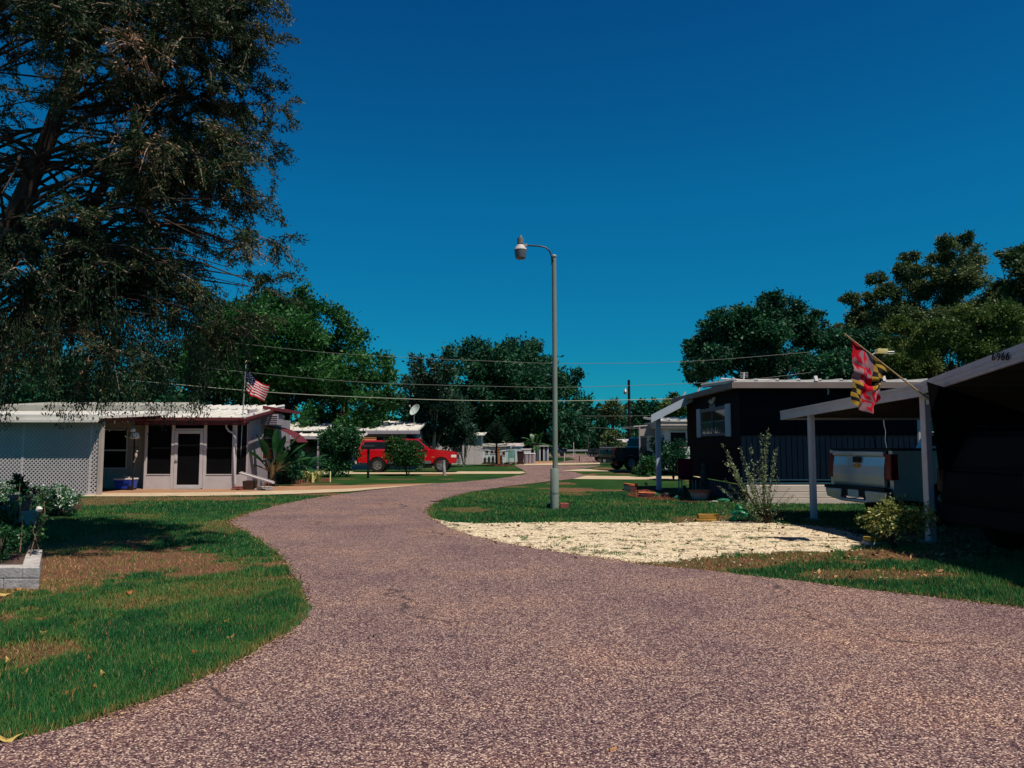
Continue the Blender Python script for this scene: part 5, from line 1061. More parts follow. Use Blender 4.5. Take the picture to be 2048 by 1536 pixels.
# ------------------------------------------------------------ carports
def carports():
    t = thing('low_carport', 'low grey white flat carport over the silver pickup', 'carport', (8.5, 14, 0)); P = lambda x, y, z: Vector((x, y, z))
    a = W(1562, 823, 17.0); b = W(1846, 768, 12.05); th = .19
    def slab(mb, A, B, dz0, dz1, ex, m=0): mb.hexa([A + P(0, 0, dz0), B + P(0, 0, dz0), B + P(ex, 0, dz0), A + P(ex, 0, dz0), A + P(0, 0, dz1), B + P(0, 0, dz1), B + P(ex, 0, dz1), A + P(ex, 0, dz1)], m)
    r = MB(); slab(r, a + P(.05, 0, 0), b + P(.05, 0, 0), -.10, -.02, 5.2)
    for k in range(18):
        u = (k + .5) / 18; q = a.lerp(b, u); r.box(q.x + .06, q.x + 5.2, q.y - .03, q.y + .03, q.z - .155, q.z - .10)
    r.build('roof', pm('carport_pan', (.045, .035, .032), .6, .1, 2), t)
    M_fasc = pm('pale_fascia', (.50, .47, .52), .55, .06, 2, dirt=.25)
    f = MB(); slab(f, a, b, -th, 0, .045); slab(f, a + P(-.025, 0, 0), b + P(-.025, 0, 0), -.03, .012, .03); f.box(a.x, a.x + 5.2, a.y - .0, a.y + .05, a.z - th, a.z); f.build('fascia', M_fasc, t)
    for (px, py, pt) in ((1628, 1040, 832), (1862, 1086, 778)):
        g = G(px, py); m = MB(); top = W(px - 9 if px < 1700 else px - 16, pt, g.y).z; m.box(g.x - .05, g.x + .05, g.y - .08, g.y + .08, 0, top + .06); m.build('post', M_fasc, t, bevel=.008)
        m = MB(); m.box(g.x - .12, g.x + .12, g.y - .15, g.y + .15, 0, .03); m.build('base_plate', M_conc2, t)
    for yy in (12.3, 16.6):
        m = MB(); m.box(11.6, 11.75, yy, yy + .15, 0, 2.3); m.build('post', M_greyside, t)
    t = thing('number_carport', 'steeper grey carport roof with house number 6966 on its fascia', 'carport', (8.5, 10, 0)); a = W(1847, 768, 12.0); b = W(2048, 690, 9.75); c = b + (b - a) * 1.1
    fa = MB(); th = .27
    fa.hexa([a + P(-.05, 0, -.16), c + P(-.05, 0, -th), c + P(0, 0, -th), a + P(0, 0, -.16), a + P(-.05, 0, .03), c + P(-.05, 0, 0), c, a + P(0, 0, .03)])
    for k, zz in enumerate((.05, .13)): fa.hexa([a + P(-.062, 0, -zz - .012), c + P(-.062, 0, -zz - .05), c + P(-.05, 0, -zz - .05), a + P(-.05, 0, -zz - .012), a + P(-.062, 0, -zz), c + P(-.062, 0, -zz - .03), c + P(-.05, 0, -zz - .03), a + P(-.05, 0, -zz)])
    fa.build('fascia', pm('carport_fascia', (.50, .48, .54), .5, .1, 2, dirt=.3), t)
    r = MB(); a9 = a + P(0, .4, -.01); r.hexa([a9 + P(0, 0, -.1), c + P(0, 0, -.1), c + P(6, 0, -.1), a9 + P(6, 0, -.1), a9 + P(0, 0, -.02), c + P(0, 0, -.02), c + P(6, 0, -.02), a9 + P(6, 0, -.02)]); d = c + (Vector((0, -1, -.22)) * 3.2)
    r.hexa([c + P(0, -.002, -.1), d + P(0, 0, -.1), d + P(6, 0, -.1), c + P(6, -.002, -.1), c + P(0, -.002, -.02), d + P(0, 0, -.02), d + P(6, 0, -.02), c + P(6, -.002, -.02)])
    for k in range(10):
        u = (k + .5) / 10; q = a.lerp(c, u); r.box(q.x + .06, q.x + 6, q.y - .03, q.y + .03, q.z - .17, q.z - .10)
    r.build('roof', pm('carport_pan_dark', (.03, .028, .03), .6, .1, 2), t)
    f2 = MB(); f2.hexa([c + P(-.05, -.002, -th), d + P(-.05, 0, -.2), d + P(0, 0, -.2), c + P(0, -.002, -th), c + P(-.05, -.002, 0), d + P(-.05, 0, 0), d, c + P(0, -.002, 0)]); f2.build('front_fascia', M_greyside, t)
    for xx, yy in ((c.x + .2, d.y + .3), (12.2, 11.8), (12.2, d.y + .3), ):
        m = MB(); m.box(xx - .07, xx + .07, yy - .07, yy + .07, 0, 2.35 if yy < 8 else 2.4); m.build('post', M_greyside, t)
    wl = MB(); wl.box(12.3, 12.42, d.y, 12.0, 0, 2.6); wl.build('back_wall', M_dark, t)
    # house number
    ax = (c - a).normalized(); n0 = W(1984, 728, 10.42)
    for ch, px in zip('6966', (1982, 1992, 2001, 2010)):
        cu = bpy.data.curves.new('number', 'FONT'); cu.body = ch; cu.size = .15; cu.extrude = .006; cu.shear = .15; ob = bpy.data.objects.new('tmp', cu); C.objects.link(ob); dg = bpy.context.evaluated_depsgraph_get(); me = bpy.data.meshes.new_from_object(ob.evaluated_get(dg)); bpy.data.objects.remove(ob)
        # plane x = const: local x along fascia, local y up
        yq = a.x; tt = 0
        r_ = ray(px + 1, 722); # intersect with the fascia plane through a, containing ax and z
        nrm = ax.cross(Vector((0, 0, 1))).normalized(); o0 = Vector((0, 0, CH)); s_ = (a + P(-.075, 0, 0) - o0).dot(nrm) / r_.dot(nrm); pos = o0 + r_ * s_
        u = ax; up = Vector((0, 0, 1)); M = Matrix(((u.x, up.x, nrm.x, pos.x), (u.y, up.y, nrm.y, pos.y), (u.z, up.z, nrm.z, pos.z - .0), (0, 0, 0, 1)))
        me.transform(rootmtx(t).inverted() @ M); me.materials.clear(); me.materials.append(M_black); q = bpy.data.objects.new('number', me); C.objects.link(q); q.parent = t
carports()

# flag on the carport post (quartered: black/gold and red/white)
def quarter_flag():
    yf = 12.0; p0 = W(1851, 794, yf); p1 = W(1691, 669, yf - .15); t = thing('flag_staff', 'slanted wooden flag staff fixed to the carport post', 'flag staff', p0)
    m = MB(); m.tube([p0, p1], [.014, .011], 8); m.build('staff', pm('varnished_wood', (.42, .28, .14), .5, .15, 10), t, smooth=True); m = MB(); m.blob(p1, .018); m.build('finial', pm('gold_tip', (.6, .42, .15), .3, metal=.7), t)
    m = MB(); m.tube([p0 + Vector((.06, 0, -.06)), p0 + (p1 - p0) * .06], .022, 8); m.box(p0.x + .03, p0.x + .07, p0.y - .04, p0.y + .04, p0.z - .12, p0.z + .04); m.build('bracket', M_steel, t)
    mats = [pm('flag_black', (.012, .011, .012), .7, .1), pm('flag_gold', (.34, .21, .03), .8, .1), pm('flag_scarlet', (.42, .006, .018), .8, .1), pm('flag_cream', (.22, .13, .15), .8, .06)]
    A = W(1703, 678, yf - .12); B = W(1779, 738, yf - .05); Cc = W(1703, 800, yf - .28); D = W(1760, 800, yf - .18)
    nu, nv = 90, 60; vs = []; fs = []; ms = []
    for i in range(nu + 1):
        u = i / nu
        for j in range(nv + 1):
            v = j / nv; tp = A.lerp(B, v)
            # fly end: hanging diagonal edge with its low point in the middle right
            bt = W(1703, 808, yf - .28).lerp(W(1742, 828, yf - .22), min(1, v / .62)) if v < .62 else W(1742, 828, yf - .22).lerp(W(1758, 799, yf - .16), (v - .62) / .38)
            e = u ** .85; p = tp.lerp(bt, e)
            gather = math.sin(PI * min(1, u * 1.1)) * .5; xm = W(1728, 760, yf).x
            p.x = p.x + (xm - p.x) * .30 * gather
            p.y += .075 * math.sin(v * 13 + u * 3.2) * u ** .5 + .035 * math.sin(u * 26 + v * 5) * math.exp(-((u - .45) / .16) ** 2); p.x += .012 * math.sin(u * 21 + v * 7); vs.append(p)
    def pat(u, v):   # u along fly 0..1, v along hoist 0..1
        hv = .62 if u < .55 else .24; q1 = (u > .55); q2 = (v > hv); uu = (u - .55) / .45 if q1 else u / .55; vv = (v - hv) / (1 - hv) if q2 else v / hv
        if q1 != q2: # checks when exactly one is true -> black / gold paly with bend
            st = int(uu * 6); dgl = vv > uu; return (st + dgl) % 2
        # cross bottony
        a, b = uu - .5, vv - .5; half = (a > 0) == (b > 0)
        inarm = (abs(a) < .07 and abs(b) < .40) or (abs(b) < .07 and abs(a) < .40)
        for cx, cy in ((.36, 0), (-.36, 0), (0, .36), (0, -.36)):
            if math.hypot(a - cx, b - cy) < .115: inarm = True
            px_, py_ = (0, .10) if cy == 0 else (.10, 0)
            if math.hypot(a - cx * .88 - px_, b - cy * .88 - py_) < .07 or math.hypot(a - cx * .88 + px_, b - cy * .88 + py_) < .07: inarm = True
        c = 2 if half else 3
        return c if not inarm else (5 - c)
    for i in range(nu):
        for j in range(nv):
            k = i * (nv + 1) + j; fs.append((k, k + nv + 1, k + nv + 2, k + 1)); ms.append(pat((i + .5) / nu, (j + .5) / nv))
    m = MB(); m.add(vs, fs); m.m = ms; o = m.build('flag', mats, None, smooth=True, recalc=False); tag(o, 'quartered black gold red and white flag hanging from the slanted staff', 'flag')
quarter_flag()
# ------------------------------------------------------------ vehicles (local heading +x, tail at x = 0)
def paint(name, col, rough=.25, metal=.0):
    m, nt, b = newmat(name); co = coords(nt, 'Object'); n = noise(nt, 2.5, 4, .6, co)
    c = ramp(nt, n, [(.3, tuple(x * .9 for x in col)), (.7, tuple(min(1, x * 1.08) for x in col))]); nt.links.new(c, b.inputs['Base Color'])
    b.inputs['Roughness'].default_value = rough; b.inputs['Metallic'].default_value = metal; b.inputs['Coat Weight'].default_value = .6; b.inputs['Coat Roughness'].default_value = .08; return m
M_tyre = pm('tyre_rubber', (.018, .018, .018), .85, .2, 6); M_rim = pm('alloy_rim', (.45, .46, .47), .3, .1, 4, metal=.8); M_tail = pm('tail_lens', (.12, .004, .007), .15, .2, 10); M_chrome = pm('chrome', (.55, .56, .58), .18, .05, metal=.9)
M_tint, _n, _b2 = newmat('tinted_glass'); _b2.inputs['Base Color'].default_value = (.01, .014, .018, 1); _b2.inputs['Roughness'].default_value = .2; _b2.inputs['Specular IOR Level'].default_value = .10
M_head = pm('head_lens', (.75, .74, .70), .1, .05); M_trim = pm('black_trim', (.015, .015, .016), .6, .1)
def wheel(t, x, y, r, w_, spokes=5):
    sgn = 1 if y > 0 else -1; m = MB()
    m.lathe([(r * .62, -w_ / 2), (r * .93, -w_ / 2), (r, -w_ * .36), (r, w_ * .36), (r * .93, w_ / 2), (r * .62, w_ / 2), (r * .60, 0), (r * .62, -w_ / 2)], (x, y, r), 28, axis=(0, 1, 0), caps=False); wo = m.build('wheel', M_tyre, t, smooth=True, world=False)
    m = MB(); f = sgn * w_ * .38; ax = (0, sgn, 0)
    m.lathe([(r * .60, w_ * .05), (r * .63, w_ * .44), (r * .57, w_ * .45), (r * .53, w_ * .12), (.002, w_ * .10)], (x, y, r), 24, axis=ax, caps=False)
    for k in range(spokes):
        a = 2 * PI * k / spokes + .3; q = Vector((math.cos(a), 0, math.sin(a))); c = Vector((x, y + sgn * w_ * .34, r)); m.beam(c + q * .03, c + q * r * .56, .05 if spokes > 6 else .075, .03)
    m.lathe([(r * .17, w_ * .3), (r * .15, w_ * .42), (.01, w_ * .43)], (x, y, r), 14, axis=ax); m.build('rim', M_rim, wo, world=False)
def arch(xc, ra, z0, rev=False, n=9):
    a0 = math.asin(min(1, (z0 - .36) / ra)) if z0 > .36 else 0
    pts = [(xc - ra * math.cos(a0 + (PI - 2 * a0) * k / n), .36 + ra * math.sin(a0 + (PI - 2 * a0) * k / n)) for k in range(n + 1)]; return pts
def pickup(name, label, loc, rz, mat, L_=5.5, Wd=1.9, bed=1.9, roofz=1.85, bt=1.25, r=.38, xw=3.9, xr=.95, xf=4.5, topper=False, trim=None, crew=False, z0=.45, rim=6, scale=1.0):
    t = thing(name, label, 'pickup truck', loc, rz); hw = Wd / 2; hood = bt - .08
    rear = arch(xr, r + .10, z0); front = arch(xf, r + .10, z0); nose = L_
    side = [(.04, z0 + .18)] + [(.10, z0 + .05)] + rear + front + [(nose - .16, z0 + .02), (nose - .02, z0 + .14), (nose, .82), (nose - .05, .98), (nose - .18, hood - .04), (nose - .75, hood + .03), (xw, bt + .02), (bed, bt + .02), (bed, bt), (.03, bt)]
    body = MB(); body.prism([(x, -hw, z) for x, z in side], (0, .10, 0)); body.prism([(x, hw - .10, z) for x, z in side], (0, .10, 0))
    # cab lower + hood block between the sides
    fr = [(bed, .5), (nose - .10, .5), (nose - .02, z0 + .14), (nose, .82), (nose - .05, .98), (nose - .18, hood), (nose - .75, hood + .07), (xw, bt + .05), (bed, bt + .02)]
    body.prism([(x, -hw + .10, z) for x, z in fr], (0, Wd - .20, 0)); body.box(.06, bed, -hw + .1, hw - .1, .62, .72); body.box(bed - .06, bed, -hw + .1, hw - .1, .72, bt)
    # greenhouse
    rb = bed + .10; rt0 = bed + .22; rt1 = xw - .72; ins = .17; zb = bt + .02
    A = [(rb, -hw + .05, zb), (xw + .03, -hw + .05, zb), (xw + .03, hw - .05, zb), (rb, hw - .05, zb)]; B_ = [(rt0, -hw + ins, roofz), (rt1, -hw + ins, roofz), (rt1, hw - ins, roofz), (rt0, hw - ins, roofz)]
    body.hexa(A + B_)
    if topper:
        tz = roofz - .08; body.hexa([(.06, -hw + .03, bt), (bed - .02, -hw + .03, bt), (bed - .02, hw - .03, bt), (.06, hw - .03, bt), (.22, -hw + .14, tz), (bed + .05, -hw + .14, tz), (bed + .05, hw - .14, tz), (.22, hw - .14, tz)])
    bo = body.build('body', mat, t, world=False, bevel=.035)
    def onplane(sgn, pts, x0, x1, zlo, zhi, ylo, yhi, off=.006, xa=0, xb=0):
        vsx = []
        for x, z in pts:
            f = (z - zlo) / (zhi - zlo); vsx.append(Vector((x, sgn * (ylo + (yhi - ylo) * f + off), z)))
        return vsx
    # side glass
    for sgn in (-1, 1):
        zl, zh = zb + .06, roofz - .09; sl = lambda z: xw + .03 + (rt1 - xw - .03) * (z - zb) / (roofz - zb); bk = lambda z: rb + (rt0 - rb) * (z - zb) / (roofz - zb)
        segs = [(bk, .12, (bed + xw) / 2 - .30 if crew else bed + .55), (None, (bed + xw) / 2 - .22 if crew else bed + .63, None)]
        w1 = MB(); a = onplane(sgn, [(bk(zl) + .10, zl), (segs[0][2], zl), (segs[0][2], zh), (bk(zh) + .10, zh)], 0, 0, zb, roofz, hw - .05, hw - ins); w1.prism(a, (0, sgn * .01, 0))
        b_ = onplane(sgn, [(segs[1][1], zl), (sl(zl) - .12, zl), (sl(zh) - .10, zh), (segs[1][1], zh)], 0, 0, zb, roofz, hw - .05, hw - ins); w1.prism(b_, (0, sgn * .01, 0)); w1.build('window', M_tint, t, world=False)
        if topper:
            w1 = MB(); a = onplane(sgn, [(.28, bt + .10), (bed - .08, bt + .10), (bed - .10, tz - .09), (.38, tz - .09)], 0, 0, bt, tz, hw - .03, hw - .14); w1.prism(a, (0, sgn * .01, 0)); w1.build('topper_window', M_tint, t, world=False)
        m = MB(); m.box((bed + xw) / 2 + .25, (bed + xw) / 2 + .37, sgn * hw - .012, sgn * hw + .012, bt - .14, bt - .11)
        m.build('door_handle', M_trim if trim is None else trim, t, world=False)
        m = MB(); m.box(xw - .30, xw - .12, min(sgn * (hw), sgn * (hw + .22)), max(sgn * (hw), sgn * (hw + .22)), bt + .03, bt + .22); m.build('mirror', mat, t, world=False, bevel=.03)
        for (a0, b0) in (((bed + xw) / 2 - .25, bt), (xw - .02, bt)):
            m = MB(); m.box(a0 - .005, a0 + .005, sgn * hw - .002, sgn * hw + .002, .5, b0); m.build('door_seam', M_trim, t, world=False)
        # lights
        m = MB(); m.box(nose - .34, nose - .035, sgn * hw - .16 if sgn > 0 else -hw - .008, sgn * hw + .008 if sgn > 0 else -hw + .16, .80, .97); m.build('headlight', M_head, t, world=False, bevel=.03)
        m = MB(); y0, y1 = sorted((sgn * (hw - .17), sgn * (hw + .006))); m.box(-.012, .16, y0, y1, .86, bt - .06); m.build('taillight', M_tail, t, world=False, bevel=.02)
        if trim is not None:
            m = MB(); m.box(xr + r + .16, xf - r - .16, sgn * hw - .004, sgn * hw + .012, z0 - .02, z0 + .13) if sgn > 0 else m.box(xr + r + .16, xf - r - .16, -hw - .012, -hw + .004, z0 - .02, z0 + .13); m.build('rocker_trim', trim, t, world=False)
    # rear and front glass
    m = MB(); f = lambda s, z: rb + (rt0 - rb) * (z - zb) / (roofz - zb); zl, zh = zb + .07, roofz - .08
    m.prism([(f(0, zl) - .008, -hw + .2, zl), (f(0, zl) - .008, hw - .2, zl), (f(0, zh) - .008, hw - .27, zh), (f(0, zh) - .008, -hw + .27, zh)], (-.006, 0, 0)); m.build('rear_window', M_tint, t, world=False)
    g = lambda z: xw + .03 + (rt1 - xw - .03) * (z - zb) / (roofz - zb); m = MB(); m.prism([(g(zl) + .008, -hw + .12, zl), (g(zl) + .008, hw - .12, zl), (g(zh) + .008, hw - .24, zh), (g(zh) + .008, -hw + .24, zh)], (.006, 0, .004)); m.build('windscreen', M_tint, t, world=False)
    # tailgate
    m = MB(); m.prism([(x_, -hw + .175, z_) for x_, z_ in ((.05, .70), (-.015, .71), (-.03, .78), (-.035, .93), (-.022, bt - .30), (.006, bt - .12), (-.035, bt - .10), (-.035, bt - .02), (.0, bt - .004), (.05, bt - .004))], (0, 2 * hw - .35, 0)); tg = m.build('tailgate', mat, t, world=False, bevel=.018)
    m = MB(); m.box(-.048, -.036 + .02, -.11, .11, bt - .24, bt - .13); m.build('handle', M_trim, tg, world=False, bevel=.008)
    # bumpers
    bm_ = M_chrome if trim is not None or rim == 5 else mat
    m = MB(); m.hexa([(-.12, -hw + .06, .46), (-.16, -.40, .40), (0, -.40, .40), (0, -hw + .06, .46), (-.12, -hw + .0, .64), (-.16, -.36, .64), (0, -.36, .64), (0, -hw, .64)]); m.hexa([(-.16, .40, .40), (-.12, hw - .06, .46), (0, hw - .06, .46), (0, .40, .40), (-.16, .36, .64), (-.12, hw, .64), (0, hw, .64), (0, .36, .64)]); m.box(-.158, .0, -.40, .40, .395, .46); bmp = m.build('rear_bumper', mat if name == 'silver_pickup' else bm_, t, world=False, bevel=.02); m = MB(); m.box(-.15, .0, -hw + .03, hw - .03, .641, .70); m.box(-.13, -.11, -.42, .42, .50, .64); m.build('bumper_pad', M_trim, bmp, world=False)
    if name == 'silver_pickup': m = MB(); m.box(.02, bed + .1, -hw + .02, hw - .02, bt + .001, bt + .04); m.build('bed_cover', M_trim, t, world=False, bevel=.01)
    m = MB(); m.box(-.145, -.131, -.16, .16, .49, .64); m.build('licence_plate', pm('plate', (.42, .50, .50), .5, .35, 40), bmp, world=False)
    m = MB(); m.prism([(nose - .08, -hw + .02, z0 - .02), (nose + .09, -hw + .14, z0 - .02), (nose + .12, 0, z0 - .02), (nose + .09, hw - .14, z0 - .02), (nose - .08, hw - .02, z0 - .02)], (0, 0, .26)); m.build('front_bumper', bm_, t, world=False, bevel=.02)
    m = MB(); m.box(nose - .01, nose + .012, -hw + .25, hw - .25, .74, .96); m.build('grille', M_trim, t, world=False)
    m = MB(); m.box(.5, nose - .4, -.35, .35, .34, .5); m.box(xr - .05, xr + .05, -hw + .2, hw - .2, .3, .42); m.box(xf - .05, xf + .05, -hw + .2, hw - .2, .3, .42); m.build('chassis', M_trim, t, world=False)
    for xx in (xr, xf):
        for sg in (-1, 1): wheel(t, xx, sg * (hw - .13), r, .24, rim)
    return t, tg

red = paint('red_paint', (.50, .006, .012), .2); silver = paint('silver_paint', (.52, .54, .58), .30, .6); blackp = paint('black_paint', (.008, .009, .011), .2); greytrim = pm('grey_cladding', (.10, .12, .13), .5)
x0 = X(717, 41.6)
t, tg = pickup('red_pickup', 'red pickup truck with matching camper shell parked side on', (x0, 42.3, .02), R(0), red, L_=5.5, bed=2.05, roofz=1.84, bt=1.20, r=.40, xw=4.02, xr=1.12, xf=4.62, topper=True, trim=greytrim, rim=5, z0=.50)
m = MB(); m.blob((3.55, -.99, .98), .06, sq=(1, .1, 1)); m.blob((3.78, -.99, .88), .035, sq=(1, .1, 1)); m.box(4.1, 4.26, -.966, -.955, .82, .85); m.box(3.3, 3.52, -.966, -.955, .68, .71); m.build('door_decal', pm('decal', (.55, .30, .12), .5, .3, 20), t, world=False)
t, tg = pickup('black_pickup', 'black pickup truck with bright tail light parked on the right drive', (5.62, 44.8, .03), R(20), blackp, L_=5.8, Wd=2.0, bed=1.75, roofz=1.93, bt=1.32, r=.42, xw=4.2, xr=1.15, xf=4.8, rim=7, crew=True, z0=.5)
m = MB(); m.box(0, 1.75, -1.0, -.9, 1.31, 1.345); m.box(0, 1.75, .9, 1.0, 1.31, 1.345); m.build('bed_rail', pm('bed_rail', (.16, .16, .18), .5), t, world=False)
t, tg = pickup('silver_pickup', 'silver pickup truck backed under the low carport with gold badge', (6.98, 15.2, .04), R(12), silver, L_=5.8, Wd=1.9, bed=2.0, roofz=1.80, bt=1.42, r=.38, xw=4.3, xr=1.15, xf=4.75, rim=6, crew=True)
# gold bow-tie badge, letters on the tailgate
m = MB(); gx = -.030; pl = [(-.13, .015), (-.05, .015), (-.06, .045), (.07, .045), (.06, .015), (.13, .015), (.115, -.02), (.05, -.02), (.06, -.045), (-.07, -.045), (-.06, -.02), (-.145, -.02)]
m.prism([(gx, -a * .85, 1.12 + b * .95) for a, b in pl], (-.014, 0, 0)); m.build('badge', pm('gold_badge', (.52, .26, .06), .35, .1, metal=.5), tg, world=False)
m = MB(); m.prism([(gx + .006, -a * 1.05, 1.12 + b * 1.25) for a, b in pl], (-.008, 0, 0)); m.build('badge_rim', M_chrome, tg, world=False)
m = MB(); m.box(-.028, -.018, -.50, .50, .84, .86); m.box(-.028, -.018, -.42, .42, 1.0, 1.006); m.build('crease', silver, tg, world=False)
def letters(parent, txt, size, x, y, z, mat, name='lettering'):
    cu = bpy.data.curves.new(name, 'FONT'); cu.body = txt; cu.size = size; cu.extrude = .003; ob = bpy.data.objects.new('tmp', cu); C.objects.link(ob); dg = bpy.context.evaluated_depsgraph_get(); me = bpy.data.meshes.new_from_object(ob.evaluated_get(dg)); bpy.data.objects.remove(ob)
    M = Matrix(((0, 0, -1, x), (-1, 0, 0, y), (0, 1, 0, z), (0, 0, 0, 1))); me.transform(M); me.materials.clear(); me.materials.append(mat); q = bpy.data.objects.new(name, me); C.objects.link(q); q.parent = parent
letters(tg, 'COLORADO', .062, -.026, .70, .90, M_trim); letters(tg, 'LT', .055, -.026, -.52, .90, M_trim)
# second dark truck far behind
t, tg = pickup('dark_truck', 'dark truck parked beyond the black pickup at the street end', (X(1186, 66), 66, .02), R(24), blackp, L_=5.2, Wd=1.9, bed=1.7, roofz=1.7, bt=1.15, r=.36, xw=3.8, xr=1.0, xf=4.2, rim=5)

# dark sport utility vehicle under the numbered carport
def suv():
    t = thing('dark_suv', 'black sport utility vehicle in deep shade under the numbered carport', 'car', (6.52, 10.52, .03), R(3)); hw = .97; L_ = 4.9
    side = [(.06, .42)] + arch(.98, .47, .42) + arch(3.95, .47, .42) + [(4.75, .45), (4.88, .62), (4.86, .95), (4.7, 1.05), (3.7, 1.16), (.04, 1.16), (0, .9)]
    b = MB(); b.prism([(x, -hw, z) for x, z in side], (0, .1, 0)); b.prism([(x, hw - .1, z) for x, z in side], (0, .1, 0)); fr = [(.03, .5), (4.75, .5), (4.88, .62), (4.86, .95), (4.7, 1.07), (3.7, 1.18), (.04, 1.16), (0, .9)]; b.prism([(x, -hw + .1, z) for x, z in fr], (0, 2 * hw - .2, 0))
    b.hexa([(.06, -hw + .04, 1.16), (3.65, -hw + .04, 1.16), (3.65, hw - .04, 1.16), (.06, hw - .04, 1.16), (.38, -hw + .2, 1.76), (2.75, -hw + .2, 1.78), (2.75, hw - .2, 1.78), (.38, hw - .2, 1.76)]); b.build('body', pm('dull_black_paint', (.004, .004, .005), .7, .1), t, world=False, bevel=.04)
    for sg in (-1, 1):
        g = MB(); yy = lambda z: sg * (hw - .04 - .16 * (z - 1.16) / .61 + .006)
        for x_a, x_b, xc, xd in ((.32, 1.15, 1.15, .5), (1.25, 2.15, 2.15, 1.25), (2.25, 3.35, 2.75, 2.25)): g.prism([(x_a, yy(1.22), 1.22), (x_b, yy(1.22), 1.22), (xc, yy(1.68), 1.68), (xd, yy(1.68), 1.68)], (0, sg * .01, 0))
        g.build('window', M_dark, t, world=False); g = MB(); y0, y1 = sorted((sg * (hw - .14), sg * (hw + .004))); g.box(-.01, .12, y0, y1, .85, 1.2); g.build('taillight', pm('dim_lens', (.02, .003, .004), .6), t, world=False, bevel=.02)
        g = MB(); g.beam((.5, sg * .72, 1.83), (2.6, sg * .72, 1.83), .03, .03)
        for xx in (.6, 1.5, 2.4): g.box(xx, xx + .05, sg * .72 - .012, sg * .72 + .012, 1.76, 1.83)
        g.build('roof_rail', M_trim, t, world=False)
        for xx in (.98, 3.95): wheel(t, xx, sg * (hw - .12), .36, .23, 5)
    g = MB(); f = lambda z: .06 + .32 * (z - 1.16) / .6; g.prism([(f(1.24) - .008, -.74, 1.24), (f(1.24) - .008, .74, 1.24), (f(1.66) - .008, .66, 1.66), (f(1.66) - .008, -.66, 1.66)], (-.006, 0, 0)); g.build('rear_window', M_dark, t, world=False)
    g = MB(); g.box(-.08, .04, -hw + .05, hw - .05, .42, .68); g.build('rear_bumper', M_dark, t, world=False, bevel=.03)
suv()

# ------------------------------------------------------------ garden things on the right
def pot(label, px, py, r, h, tilt=0.0, wash=True):
    b = G(px, py); t = thing('clay_pot', label, 'pot', (b.x, b.y, 0), group='clay pots around the mulch bed'); ax = Vector((math.sin(tilt), 0, math.cos(tilt)))
    m = MB(); m.lathe([(r * .62, 0), (r * .85, h * .35), (r * .95, h * .72), (r * .9, h * .8)], (b.x, b.y, .0), 22, axis=ax); m.build('bowl', M_terrawash if wash else M_terra, t, smooth=True)
    m = MB(); m.lathe([(r * .9, h * .8), (r * 1.08, h * .82), (r * 1.1, h), (r * .98, h * 1.01), (r * .9, h * .86), (.02, h * .84)], (b.x, b.y, .0), 22, axis=ax); m.build('rim', M_terra, t, smooth=True)
    m = MB(); m.lathe([(r * .88, h * .86), (.02, h * .90)], (b.x, b.y, .0), 18, axis=ax); m.build('soil', M_dark, t)
pot('whitewashed clay pot tipped at the left end of the mulch bed', 1260, 984, .24, .27, .1); pot('low clay saucer pot half sunk in the left mulch', 1293, 994, .24, .14, 0); pot('larger whitewashed clay pot near the lattice skirt', 1400, 1001, .29, .30); pot('smaller whitewashed clay pot by the sparse shrub', 1471, 1002, .24, .26)
def mulch():
    p_ = jitter_line(smoothpts(GP([(1250, 990), (1275, 997), (1300, 1001), (1380, 1005), (1450, 1007), (1540, 1008)]), 6), .1, 5) + GP([(1540, 998), (1460, 996), (1380, 988), (1330, 981), (1290, 980), (1262, 984)])
    sheet('mulch_bed', p_, .02, pm('red_mulch_bed', (.16, .035, .03), .95, .5, 22, bump=.9, bscale=60), None)
    n = 2500; px = rng.uniform(1262, 1500, n); py = rng.uniform(984, 1004, n); P_ = np.array([tuple(G(a, b)) for a, b in zip(px, py)]); ok = inpoly(P_[:, 0], P_[:, 1], p_); P_ = P_[ok]; P_[:, 2] = .02
    V = leaves(P_, unit(rng.normal(size=(len(P_), 3)) * np.array([1, 1, .35]) + np.array([0, 0, .15])), rng.uniform(.04, .10, len(P_)), rng.uniform(.012, .03, len(P_)))
    o = quadmesh('mulch_chips', V, 4, leafmat('mulch_chip', [(0, (.05, .015, .012)), (.5, (.20, .045, .035)), (1, (.36, .10, .07))], 0, .9), rng.random(len(P_))); tag(o, 'red wood chips covering the garden bed', 'mulch', kind='stuff')
    for px_, py_, r_, mt, lb in ((1308, 992, .08, M_bush if False else pm('green_ornament', (.02, .16, .09), .5), 'small green ornament ball at the left of the mulch bed'), (1356, 1000, .09, pm('green_ornament2', (.02, .14, .08), .5), 'small green ornament at the middle edge of the mulch bed'), (1332, 995, .10, M_black, 'dark stone in the middle of the mulch bed')):
        b = G(px_, py_); m = MB(); m.blob((b.x, b.y, r_ * .7), r_, sq=(1.3, 1, .8), jit=.1); o = m.build('garden_ornament', mt, None, smooth=True); tag(o, lb, 'ornament')
    for i, (px_, py_, h) in enumerate(((1372, 999, .32), (1276, 990, .28), (1295, 988, .30), (1452, 1000, .22))):
        b = G(px_, py_); t = thing('solar_light', ['dark leaning stake light in the middle of the mulch bed', 'dark stake light beside the tipped clay pot', 'stake light behind the sunken saucer pot', 'small pale stake light between the two upright clay pots'][i], 'garden light', (b.x, b.y, 0)); m = MB(); m.tube([(b.x, b.y, 0), (b.x - .04, b.y, h)], .012, 5); m.build('stake', M_black, t); m = MB(); m.lathe([(.02, h - .02), (.06, h), (.05, h + .06), (.01, h + .09)], (b.x - .04, b.y, 0), 10); m.build('head', M_steel if i == 3 else M_black, t)
mulch()
